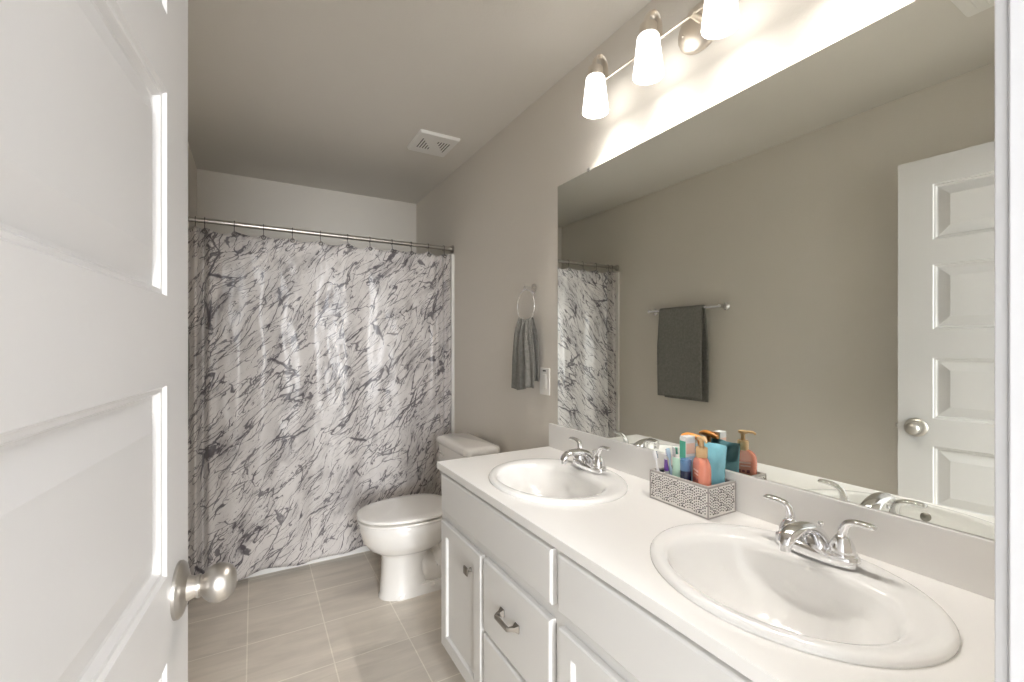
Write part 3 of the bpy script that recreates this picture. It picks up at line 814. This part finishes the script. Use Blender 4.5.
# ------------------------------------------------------------------ vanity light
VLY, VLZ = 0.868, 2.24
vl = thing(empty('vanity_light', (XR, VLY, VLZ)), 'brushed nickel four-lamp vanity light bar with frosted glass shades above the mirror', 'wall lamp')
b = bmesh.new()
def ov(k, x): return [(x, 0.016 + 0.080 * k * math.cos(2 * PI * i / 48), -0.006 + 0.072 * k * math.sin(2 * PI * i / 48)) for i in range(48)]
loft(b, [ov(1, -0.0005), ov(1, -0.006), ov(0.96, -0.012), ov(0.80, -0.020), ov(0.55, -0.026), ov(0.2, -0.026)])
bp = obj('backplate', b, 'satin', vl, smooth=True, autos=0.8)
for s_ in (-1, 1):
    b = bmesh.new(); lathe(b, [(0.005, 0), (0.005, 0.003), (0.003, 0.006), (0.0, 0.007)], frame_to((-0.021, 0.016 + s_ * 0.048, -0.014), (-1, 0, 0)), 16); obj('screw', b, 'satin', bp, smooth=True)
b = bmesh.new(); tube(b, [(-0.062, -0.385, 0, 0.0045), (-0.062, 0.385, 0, 0.0045)], 16)
lathe(b, [(0.012, 0), (0.010, 0.03), (0.010, 0.045)], frame_to((-0.024, 0, 0), (-1, 0, 0)), 20, True, True)
obj('bar', b, 'satin', vl, smooth=True, autos=0.8)
def lamp_unit(y):
    sx = -0.110
    b = bmesh.new()
    P = [(-0.0615, y, -0.002, 0.0125, 0.0035)] + [(-0.0895 + 0.0280 * math.cos(PI * k / 14), y, 0.034 + 0.041 * math.sin(PI * k / 14), 0.0125, 0.0045) for k in range(15)] + [(sx - 0.0075, y, 0.028, 0.0125, 0.0045)]
    tube(b, P, 12, side=(0, 1, 0))
    obj('arm', b, 'satin', vl, smooth=True, autos=0.9)
    b = bmesh.new(); lathe(b, [(0.0, 0.030), (0.020, 0.030), (0.0265, 0.026), (0.0285, -0.012), (0.026, -0.016), (0.0, -0.016)], Matrix.Translation((sx, y, 0)), 32)
    obj('lamp_socket', b, 'satin', vl, smooth=True, autos=0.7)
    b = bmesh.new(); lathe(b, [(0.0295, -0.006), (0.0335, -0.012), (0.0465, -0.128), (0.0460, -0.132), (0.043, -0.130), (0.0305, -0.014), (0.0275, -0.009)], Matrix.Translation((sx, y, 0)), 48)
    obj('lamp_shade', b, 'shade', vl, smooth=True, autos=1.2)
    b = bmesh.new(); lathe(b, [(0.010, -0.017), (0.012, -0.03), (0.020, -0.042), (0.022, -0.054), (0.017, -0.068), (0.0, -0.074)], Matrix.Translation((sx, y, 0)), 24)
    bu = obj('bulb', b, 'shade', vl, smooth=True)
    l = bpy.data.lights.new('bulb_light', 'POINT'); l.energy = BULB_POWER; l.shadow_soft_size = 0.010; l.color = (1.0, 0.95, 0.89)
    o = bpy.data.objects.new('bulb_light', l); C.objects.link(o); o.parent = vl; o.location = (sx, y, -0.084)
for k in range(4): lamp_unit((k - 1.5) * 0.247)

# ------------------------------------------------------------------ ceiling fan grille and register
def grille(name, x0, x1, y0, y1):
    root = empty(name, ((x0 + x1) / 2, (y0 + y1) / 2, ZC))
    hx_, hy_ = (x1 - x0) / 2, (y1 - y0) / 2
    b = bmesh.new()
    loft(b, [rrect(0, 0, hx_, hy_, 0.008, -0.0005), rrect(0, 0, hx_, hy_, 0.008, -0.006), rrect(0, 0, hx_ - 0.006, hy_ - 0.006, 0.008, -0.016)])
    obj('cover', b, 'plastic', root, smooth=True, autos=0.5)
    return root, hx_, hy_
g, hx_, hy_ = grille('exhaust_fan_grille', 0.780, 1.013, 2.34, 2.60)
thing(g, 'square white slotted exhaust fan cover on the ceiling near the bathtub', 'ceiling vent')
# two triangular fields of slots, one in each half of the cover
for s_ in (-1, 1):
    for k in range(5):
        t = k / 4
        L_ = 0.120 - 0.095 * (t if s_ < 0 else 1 - t)
        xc = s_ * 0.045 + (t - 0.5) * 0.064
        yc = (0.120 - L_) / 2 * (-s_)
        b = boxes((xc - 0.0028, xc + 0.0028, yc - L_ / 2, yc + L_ / 2, -0.0166, -0.0155)); obj('slot', b, 'slot', g)
g2, hx_, hy_ = grille('air_register', 0.142, 0.50, 0.30, 0.572)
thing(g2, 'white louvred air register on the ceiling, seen in the mirror top corner', 'ceiling vent')
for k in range(9):
    y = -hy_ + 0.03 + (2 * hy_ - 0.06) * k / 8
    b = bmesh.new(); box(b, -hx_ + 0.025, hx_ - 0.025, y - 0.009, y + 0.009, -0.020, -0.0165); obj('louvre', b, 'plastic', g2, bevel=0.001)

# ------------------------------------------------------------------ switch plate
sp = thing(empty('wall_switch', (XR, 1.718, 1.110)), 'white wall plate with rocker beside the mirror edge', 'light switch')
b = boxes((-0.006, -0.0003, -0.040, 0.040, -0.062, 0.062)); obj('plate', b, 'plastic', sp, bevel=0.003, seg=3)
b = boxes((-0.0085, -0.005, -0.0165, 0.0165, -0.033, 0.033)); obj('rocker', b, 'plastic', sp, bevel=0.0015)
b = boxes((-0.0065, -0.0058, -0.012, 0.012, 0.046, 0.052)); obj('status_slot', b, 'dark', sp)

# ------------------------------------------------------------------ towel ring and hand towel
tr = thing(empty('towel_ring', (XR, 1.815, 1.548)), 'polished chrome towel ring on the wall beside the mirror', 'towel ring')
b = bmesh.new(); lathe(b, [(0.0, 0), (0.024, 0), (0.024, 0.004), (0.018, 0.008), (0.0105, 0.014), (0.0095, 0.036), (0.012, 0.040), (0.012, 0.052), (0.0, 0.056)], frame_to((-0.0004, 0, 0), (-1, 0, 0)), 32)
obj('post', b, 'chrome', tr, smooth=True, autos=0.8)
b = bmesh.new(); RR = 0.077
tube(b, [(-0.046, RR * math.sin(2 * PI * k / 48), -0.008 - RR + RR * math.cos(2 * PI * k / 48), 0.0032) for k in range(49)], 10, False, side=(1, 0, 0)); obj('ring', b, 'chrome', tr, smooth=True)

def sheet(bm, nu, nv, fn, thick=None):
    G = [[bm.verts.new(fn(i / nu, j / nv)) for i in range(nu + 1)] for j in range(nv + 1)]
    for j in range(nv):
        for i in range(nu):
            bm.faces.new((G[j][i], G[j][i + 1], G[j + 1][i + 1], G[j + 1][i]))
def hand_towel():
    bm = bmesh.new()
    zr = 1.548 - 0.008 - 2 * RR
    def layer(front):
        def fn(u, v):
            # v 0 at the ring, 1 at the hem
            w = 0.050 + 0.038 * min(1, v * 1.6) ** 0.8
            y = 1.815 + 0.004 * v + (u - 0.5) * 2 * w
            arc = (RR - math.sqrt(max(RR * RR - min(w, RR * 0.98) ** 2 * (2 * u - 1) ** 2 * (1 if v < .02 else 1), 0.0001))) if True else 0
            zt = zr + 0.004 + arc * 0.85
            L_ = 0.315 if front else 0.285
            z = zt + (zr - L_ + 0.010 * math.sin(5 * u + 1) - zt) * v
            f = 0.0105 * math.sin(2 * PI * u * 2.6 + 0.6) * (0.55 + 0.45 * v) + 0.004 * math.sin(2 * PI * u * 6 + 3 * v)
            x = XR - 0.046 + (-(0.005 + 0.012 * min(1, v * 4)) + f if front else (0.004 + 0.008 * min(1, v * 4)) + f * 0.7)
            return (x, y, z)
        return fn
    sheet(bm, 48, 30, layer(True)); sheet(bm, 48, 30, layer(False))
    # bridge over the ring
    f, g_ = layer(True), layer(False)
    def top(u, v):
        a = Vector(f(u, 0)); c = Vector(g_(u, 0)); p = a.lerp(c, v); p.z += 0.006 * math.sin(PI * v); return p
    sheet(bm, 48, 6, top)
    bmesh.ops.remove_doubles(bm, verts=bm.verts, dist=1e-5)
    return bm
ht = obj('hand_towel', hand_towel(), 'towel', smooth=True)
md = ht.modifiers.new('th', 'SOLIDIFY'); md.thickness = 0.004; md.offset = 0
thing(ht, 'small grey hand towel gathered through the towel ring beside the mirror', 'towel')
# woven bands near the hem
b = bmesh.new()

# ------------------------------------------------------------------ towel bar and bath towel (left wall, seen in the mirror)
BZ = 1.528
tb = thing(empty('towel_bar', (XL, 2.118, BZ)), 'polished chrome towel bar on the wall opposite the mirror', 'towel bar')
b = bmesh.new(); tube(b, [(0.060, -0.298, 0, 0.009), (0.060, 0.298, 0, 0.009)], 20); obj('bar', b, 'chrome', tb, smooth=True, autos=0.7)
for s_ in (-1, 1):
    b = bmesh.new(); lathe(b, [(0.0, 0), (0.025, 0), (0.025, 0.004), (0.018, 0.009), (0.0105, 0.016), (0.0095, 0.044), (0.013, 0.048), (0.014, 0.066), (0.010, 0.073), (0.0, 0.075)], frame_to((0.0004, s_ * 0.296, 0), (1, 0, 0)), 32)
    obj('bracket', b, 'chrome', tb, smooth=True, autos=0.8)
def bath_towel():
    bm = bmesh.new()
    def fn(u, v):
        # v runs: back hem -> over bar -> front hem
        bx = XL + 0.060
        y = 2.127 + (u - 0.5) * 0.362
        Lb, Lf, R_ = 0.632, 0.605, 0.0145
        tot = Lb + PI * R_ + Lf
        s_ = v * tot
        if s_ < Lb: x = bx - R_; z = BZ - (Lb - s_); side = -1; dd = (Lb - s_)
        elif s_ < Lb + PI * R_:
            a = (s_ - Lb) / R_; x = bx - R_ * math.cos(a); z = BZ + R_ * math.sin(a); side = 0; dd = 0
        else: dd = s_ - Lb - PI * R_; x = bx + R_; z = BZ - dd; side = 1
        k = min(1, dd / 0.25)
        if side > 0:
            x += 0.010 * k + 0.005 * math.sin(7 * u + 4 * dd) * k; y += -0.012 * dd * 0 + 0.010 * k * (u - .5)
            z -= 0.012 * u * k
        if side < 0:
            x -= 0.010 * k + 0.0035 * math.sin(6 * u + 1) * k; y -= 0.014 * k
        return (x, y, z)
    sheet(bm, 30, 110, fn)
    return bm
bt = obj('bath_towel', bath_towel(), 'towel', smooth=True)
md = bt.modifiers.new('th', 'SOLIDIFY'); md.thickness = 0.006; md.offset = 0
thing(bt, 'large grey bath towel folded over the towel bar, seen in the mirror', 'towel')

# ------------------------------------------------------------------ toiletries box on the counter
BX0, BX1, BY0, BY1, BH = 1.032, 1.147, 0.762, 0.960, 0.085
bxr = thing(empty('storage_box', ((BX0 + BX1) / 2, (BY0 + BY1) / 2, CTZ)), 'open silver-grey storage box with a scalloped dot mosaic between the sinks', 'storage box')
hx_, hy_ = (BX1 - BX0) / 2, (BY1 - BY0) / 2
w = 0.006
b = boxes((-hx_, hx_, -hy_, hy_, 0.0, 0.005), (-hx_ + 0.001, -hx_ + w, -hy_ + 0.001, hy_ - 0.001, 0.005, BH - 0.004), (hx_ - w, hx_ - 0.001, -hy_ + 0.001, hy_ - 0.001, 0.005, BH - 0.004),
          (-hx_ + w, hx_ - w, -hy_ + 0.001, -hy_ + w, 0.005, BH - 0.004), (-hx_ + w, hx_ - w, hy_ - w, hy_ - 0.001, 0.005, BH - 0.004))
# mosaic: pearl faces with dark dots in overlapping rings
def face_dots(P, U, V, lu, lv, nrm):
    R_ = 0.032
    rowh = 0.0175
    centres = []
    for row in range(-1, int(lv / rowh) + 3):
        for col in range(-1, int(lu / (R_ * 1.7)) + 3):
            centres.append((row, (col + (0.5 if row % 2 else 0)) * R_ * 1.7, row * rowh - 0.008))
    for row, cu, cv in centres:
        for ring in range(1, 6):
            r = ring * 0.0066 - 0.002
            nn = max(5, int(2 * PI * r / 0.0070))
            for k in range(nn):
                a = 2 * PI * (k + 0.5 * (ring % 2)) / nn
                u, v = cu + r * math.cos(a), cv + r * math.sin(a)
                if not (0.003 < u < lu - 0.003 and 0.004 < v < lv - 0.004): continue
                # hidden by a lower (nearer) scallop?
                if any(r2 < row and math.hypot(u - c2, v - v2) < 0.0305 for r2, c2, v2 in centres): continue
                yield u, v, a
def dotted(b, org, U, V, N_, lu, lv):
    for u, v, a in face_dots(None, None, None, lu, lv, None):
        c = org + U * u + V * v + N_ * 0.0007
        t = (U * -math.sin(a) + V * math.cos(a)) * 0.0018; r = (U * math.cos(a) + V * math.sin(a)) * 0.0015
        lo_ = [b.verts.new(c + s1_ * t + s2_ * r - N_ * 0.0006) for s1_, s2_ in ((-1, -1), (1, -1), (1, 1), (-1, 1))]
        hi_ = [b.verts.new(c + s1_ * t + s2_ * r) for s1_, s2_ in ((-1, -1), (1, -1), (1, 1), (-1, 1))]
        for q in ([hi_[0], hi_[1], hi_[2], hi_[3]],) + tuple([lo_[i], lo_[(i + 1) % 4], hi_[(i + 1) % 4], hi_[i]] for i in range(4)):
            f = b.faces.new(q); f.material_index = 1
V3 = Vector
e_ = 0.001
zz = 0.005; lv = BH - 0.009
dotted(b, V3((-hx_ + e_, -hy_ + e_, zz)), V3((0, 1, 0)), V3((0, 0, 1)), V3((-1, 0, 0)), 2 * hy_ - 2 * e_, lv)
dotted(b, V3((hx_ - e_, -hy_ + e_, zz)), V3((0, 1, 0)), V3((0, 0, 1)), V3((1, 0, 0)), 2 * hy_ - 2 * e_, lv)
dotted(b, V3((-hx_ + e_, -hy_ + e_, zz)), V3((1, 0, 0)), V3((0, 0, 1)), V3((0, -1, 0)), 2 * hx_ - 2 * e_, lv)
dotted(b, V3((-hx_ + e_, hy_ - e_, zz)), V3((1, 0, 0)), V3((0, 0, 1)), V3((0, 1, 0)), 2 * hx_ - 2 * e_, lv)
obj('mosaic_sides', b, ['inlay', 'inlaydark'], bxr)
b = boxes((-hx_ - 0.001, -hx_ + w + 0.002, -hy_ - 0.001, hy_ + 0.001, BH - 0.005, BH), (hx_ - w - 0.002, hx_ + 0.001, -hy_ - 0.001, hy_ + 0.001, BH - 0.005, BH),
          (-hx_ + w + 0.002, hx_ - w - 0.002, -hy_ - 0.001, -hy_ + w + 0.002, BH - 0.005, BH), (-hx_ + w + 0.002, hx_ - w - 0.002, hy_ - w - 0.002, hy_ + 0.001, BH - 0.005, BH),
          (-hx_ - 0.001, hx_ + 0.001, -hy_ - 0.001, hy_ + 0.001, 0.0003, 0.004))
for sx_ in (-1, 1):
    for sy_ in (-1, 1):
        box(b, sx_ * hx_ - 0.0015, sx_ * hx_ + 0.0015, sy_ * hy_ - 0.0015, sy_ * hy_ + 0.0015, 0.004, BH - 0.005)
obj('rim', b, 'silverwood', bxr)
b = boxes((-hx_ + w, hx_ - w, -hy_ + w, hy_ - w, 0.005, 0.007), (-hx_ + w, -hx_ + w + 0.001, -hy_ + w, hy_ - w, 0.007, BH - 0.006), (hx_ - w - 0.001, hx_ - w, -hy_ + w, hy_ - w, 0.007, BH - 0.006),
          (-hx_ + w, hx_ - w, -hy_ + w, -hy_ + w + 0.001, 0.007, BH - 0.006), (-hx_ + w, hx_ - w, hy_ - w - 0.001, hy_ - w, 0.007, BH - 0.006),
          (-hx_ + w, hx_ - w, 0.044, 0.048, 0.007, BH - 0.012))
obj('lining', b, 'lining', bxr)
BB = CTZ + 0.0072      # inside floor of the box

# soap pump
def soap():
    root = thing(empty('soap_dispenser', (1.068, 0.809, BB), math.radians(-32)), 'coral orange soap bottle with tan pump at the near corner of the storage box', 'soap dispenser')
    b = bmesh.new()
    pr = [(0.90, 0.0), (0.98, 0.003), (1.0, 0.012), (1.0, 0.110), (0.97, 0.122), (0.86, 0.132), (0.66, 0.139), (0.44, 0.143)]
    loft(b, [rrect(0, 0, 0.017 * max(k, 0.75), 0.037 * k, 0.0165 * max(k, 0.75), z) for k, z in pr])
    obj('bottle', b, 'coral', root, smooth=True, autos=1.0)
    b = bmesh.new(); lathe(b, [(0.0125, 0.141), (0.0150, 0.143), (0.0155, 0.145), (0.0155, 0.168), (0.0145, 0.170), (0.0, 0.170)], None, 32); obj('collar', b, 'tan', root, smooth=True, autos=0.7)
    b = bmesh.new(); lathe(b, [(0.006, 0.170), (0.006, 0.188), (0.0065, 0.189), (0.0125, 0.191), (0.0135, 0.194), (0.0125, 0.198), (0.0, 0.200)], None, 28)
    tube(b, bez([(0, 0.004, 0.194, 0.0065, 0.0042), (0, -0.018, 0.1955, 0.006, 0.004), (0, -0.028, 0.194, 0.005, 0.0035), (0, -0.033, 0.189, 0.0035, 0.0035)], 5), 14, side=(1, 0, 0))
    obj('pump', b, 'tan', root, smooth=True, autos=0.8)
    for x0_, x1_ in ((-0.0174, -0.0165), (0.0165, 0.0174)):
        b = boxes((x0_, x1_, -0.020, 0.014, 0.105, 0.110), (x0_, x1_, -0.020, 0.006, 0.096, 0.100)); obj('label_print', b, 'paleprint', root)
        b = boxes((x0_, x1_, -0.018, -0.010, 0.078, 0.087), (x0_, x1_, -0.005, 0.002, 0.080, 0.086), (x0_, x1_, 0.006, 0.014, 0.077, 0.087), (x0_, x1_, -0.016, -0.004, 0.064, 0.072), (x0_, x1_, 0.001, 0.012, 0.065, 0.071))
        obj('label_marks', b, 'maroon', root)
soap()

# aqua pouch leaning against the back of the box
def pouch():
    bm = bmesh.new()
    def side(sg):
        def fn(u, v):
            th = 0.016 * math.sin(PI * u) ** 0.7 * (math.sin(PI * min(1, max(0, v))) ** 0.6 if 0 < v < 1 else 0) if v > 0.0 else 0.0
            if v < 0.25: th = max(th, 0.012 * math.sin(PI * u) * (1 - v * 2))
            wv = 1 - 0.10 * math.sin(PI * v) ** 2
            return (sg * th * 1.0 + 0.004 * math.sin(9 * u + 5 * v) * v + 0.0035 * noise.noise((u * 5, v * 7, 2 + sg)) * math.sin(PI * u), (u - 0.5) * 0.092 * wv, 0.172 * v)
        return fn
    sheet(bm, 24, 28, side(1)); sheet(bm, 24, 28, side(-1))
    bmesh.ops.remove_doubles(bm, verts=bm.verts, dist=1e-5)
    o = obj('wipes_pouch', bm, 'teal', smooth=True)
    o.location = (1.118, 0.822, BB + 0.001); o.rotation_euler = (0, math.radians(5), math.radians(4))
    thing(o, 'crinkled aqua foil pouch standing behind the coral soap bottle', 'pouch')
pouch()

# carton with green side, orange mark
def carton(name, loc, rz, hx_, hy_, h, face, lab, cat, cap='white', tilt=0):
    root = thing(empty(name, loc, rz), lab, cat)
    root.rotation_euler[0] = tilt
    b = boxes((-hx_, hx_, -hy_, hy_, 0, h)); obj('carton', b, 'white', root, bevel=0.001)
    for sx_ in (-1, 1):
        x0_, x1_ = (-hx_ - 0.0005, -hx_) if sx_ < 0 else (hx_, hx_ + 0.0005)
        b = boxes((x0_, x1_, -hy_ + 0.001, hy_ - 0.001, 0.004, h * 0.93)); obj('side_panel', b, face, root)
    for y0_, y1_ in ((-hy_ - 0.0005, -hy_), (hy_, hy_ + 0.0005)):
        b = boxes((-hx_ + 0.002, hx_ - 0.002, y0_, y1_, h * 0.10, h * 0.70)); obj('lower_label', b, 'lightblue', root)
        b = boxes((-hx_ + 0.002, hx_ - 0.002, y0_, y1_, h * 0.74, h * 0.90)); obj('upper_label', b, 'peach', root)
    return root
carton('ointment_carton', (1.088, 0.872, BB), math.radians(-6), 0.018, 0.012, 0.188, 'green', 'tall white carton with a green side standing behind the dark blue jar', 'carton')

# blue bottle with pale label and white cap
def blue_bottle():
    root = thing(empty('cosmetic_jar', (1.056, 0.852, BB), 0), 'dark blue jar with a navy base beside the coral soap bottle', 'jar')
    b = bmesh.new(); lathe(b, [(0.0, 0.0), (0.0135, 0.0), (0.015, 0.003), (0.015, 0.096), (0.0145, 0.098)], None, 32); obj('jar_body', b, 'navy', root, smooth=True, autos=0.8)
    b = bmesh.new(); lathe(b, [(0.0148, 0.098), (0.0153, 0.099), (0.0153, 0.124), (0.0140, 0.130), (0.0, 0.1305)], None, 32); obj('screw_cap', b, 'blue', root, smooth=True, autos=0.8)
blue_bottle()

# orange capped spray tube lying across the top
def tube_pack(name, loc, d, L_, r, mbody, mcap, lab, cat='tube', flat=True):
    root = thing(empty(name, loc), lab, cat)
    d = Vector(d).normalized()
    root.rotation_mode = 'QUATERNION'; root.rotation_quaternion = d.to_track_quat('Z', 'Y')
    b = bmesh.new()
    rings = []
    for k in range(11):
        t = k / 10
        rx_ = r * (1 - t) + r * 1.25 * t; ry_ = r * (1 - t ** 1.5) + 0.0012 * t
        rings.append([(rx_ * math.cos(2 * PI * i / 28), ry_ * math.sin(2 * PI * i / 28), 0.018 + (L_ - 0.018) * t) for i in range(28)])
    loft(b, rings); obj('squeeze_body', b, mbody, root, smooth=True, autos=0.8)
    b = bmesh.new(); lathe(b, [(0.0, 0), (r * 0.72, 0), (r * 0.78, 0.002), (r * 0.82, 0.018), (0.0, 0.019)], None, 24); obj('cap', b, mcap, root, smooth=True, autos=0.6)
    if mcap == 'purple':
        t0 = 0.62; q = []
        for t in (0.55, 0.86):
            rx_ = r * (1 - t) + r * 1.25 * t + 0.0006; ry_ = r * (1 - t ** 1.5) + 0.0012 * t + 0.0006
            q.append([(rx_ * math.cos(2 * PI * i / 28), ry_ * math.sin(2 * PI * i / 28), 0.018 + (L_ - 0.018) * t) for i in range(28)])
        b = bmesh.new(); loft(b, q); obj('printed_band', b, mcap, root, smooth=True, autos=0.8)
    return root
tube_pack('cream_tube', (1.072, 0.926, BB + 0.002), (-0.06, 0.05, 1), 0.125, 0.0105, 'white', 'purple', 'white and purple toothpaste tube standing between the toothbrushes and the mint tube', 'tube')
tube_pack('cream_tube', (1.059, 0.886, BB + 0.002), (0.02, 0.0, 1), 0.122, 0.0135, 'mint', 'mint', 'pale mint green tube standing beside the toothbrushes', 'tube')
def trigger_spray():
    root = thing(empty('spray_bottle', (1.124, 0.885, BB), math.radians(-80)), 'white spray bottle with an orange trigger head behind the aqua pouch', 'spray bottle')
    b = bmesh.new(); loft(b, [rrect(0, 0, r, r * .8, r * .6, z) for r, z in ((0.011, 0), (0.012, 0.004), (0.012, 0.13), (0.009, 0.147), (0.007, 0.16))]); obj('bottle', b, 'white', root, smooth=True, autos=0.9)
    b = bmesh.new(); tube(b, bez([(-0.03, 0, 0.178, 0.008, 0.006), (-0.012, 0, 0.182, 0.0095, 0.009), (0.012, 0, 0.181, 0.009, 0.008), (0.032, 0, 0.178, 0.006, 0.006), (0.040, 0, 0.177, 0.005, 0.005)], 5), 16, side=(0, 1, 0))
    tube(b, [(0, 0, 0.158, 0.008), (0, 0, 0.180, 0.008)], 16)
    tube(b, bez([(0.018, 0, 0.178, 0.004, 0.002), (0.022, 0, 0.162, 0.004, 0.002), (0.028, 0, 0.152, 0.004, 0.002)], 4), 10, side=(0, 1, 0)); obj('trigger_head', b, 'orange', root, smooth=True, autos=0.9)
trigger_spray()

def brush(loc, d, m1, m2, lab, roll=0):
    root = thing(empty('toothbrush', loc), lab, 'toothbrush')
    d = Vector(d).normalized()
    root.rotation_mode = 'QUATERNION'; root.rotation_quaternion = d.to_track_quat('Z', 'Y') @ Matrix.Rotation(roll, 4, 'Z').to_quaternion()
    b = bmesh.new()
    tube(b, bez([(0, 0, 0, 0.004, 0.004), (0.002, 0, 0.03, 0.0062, 0.005), (0, 0, 0.075, 0.0062, 0.005), (-0.002, 0, 0.10, 0.0035, 0.003), (0, 0, 0.125, 0.0028, 0.0025), (0, 0, 0.135, 0.0058, 0.0028), (0, 0, 0.158, 0.0058, 0.0028), (0, 0, 0.162, 0.003, 0.002)], 5), 12, side=(1, 0, 0))
    root.scale = (1, 1, 0.86)
    obj('handle', b, m1, root, smooth=True, autos=1.0)
    b = bmesh.new()
    for i in range(5):
        for j in range(3):
            tube(b, [((j - 1) * 0.0034, 0.002, 0.137 + i * 0.0048, 0.0016), ((j - 1) * 0.0034, 0.013, 0.137 + i * 0.0048, 0.0018)], 6)
    obj('bristles', b, m2, root)
    b = bmesh.new(); tube(b, bez([(0.001, -0.001, 0.03, 0.0045, 0.005), (0, -0.001, 0.07, 0.0045, 0.005)], 4), 10, side=(1, 0, 0)); obj('grip', b, m2, root, smooth=True)
brush((1.049, 0.918, BB), (0.0, 0.34, 1), 'white', 'blue', 'white toothbrush with a blue head leaning furthest toward the far sink', 2.0)
brush((1.096, 0.920, BB), (0.0, 0.22, 1), 'lightblue', 'purple', 'pale blue toothbrush with purple bristles leaning behind the others', 2.6)
brush((1.118, 0.936, BB), (-0.02, 0.06, 1), 'white', 'green', 'white toothbrush with a green grip nearest the mirror', 1.2)
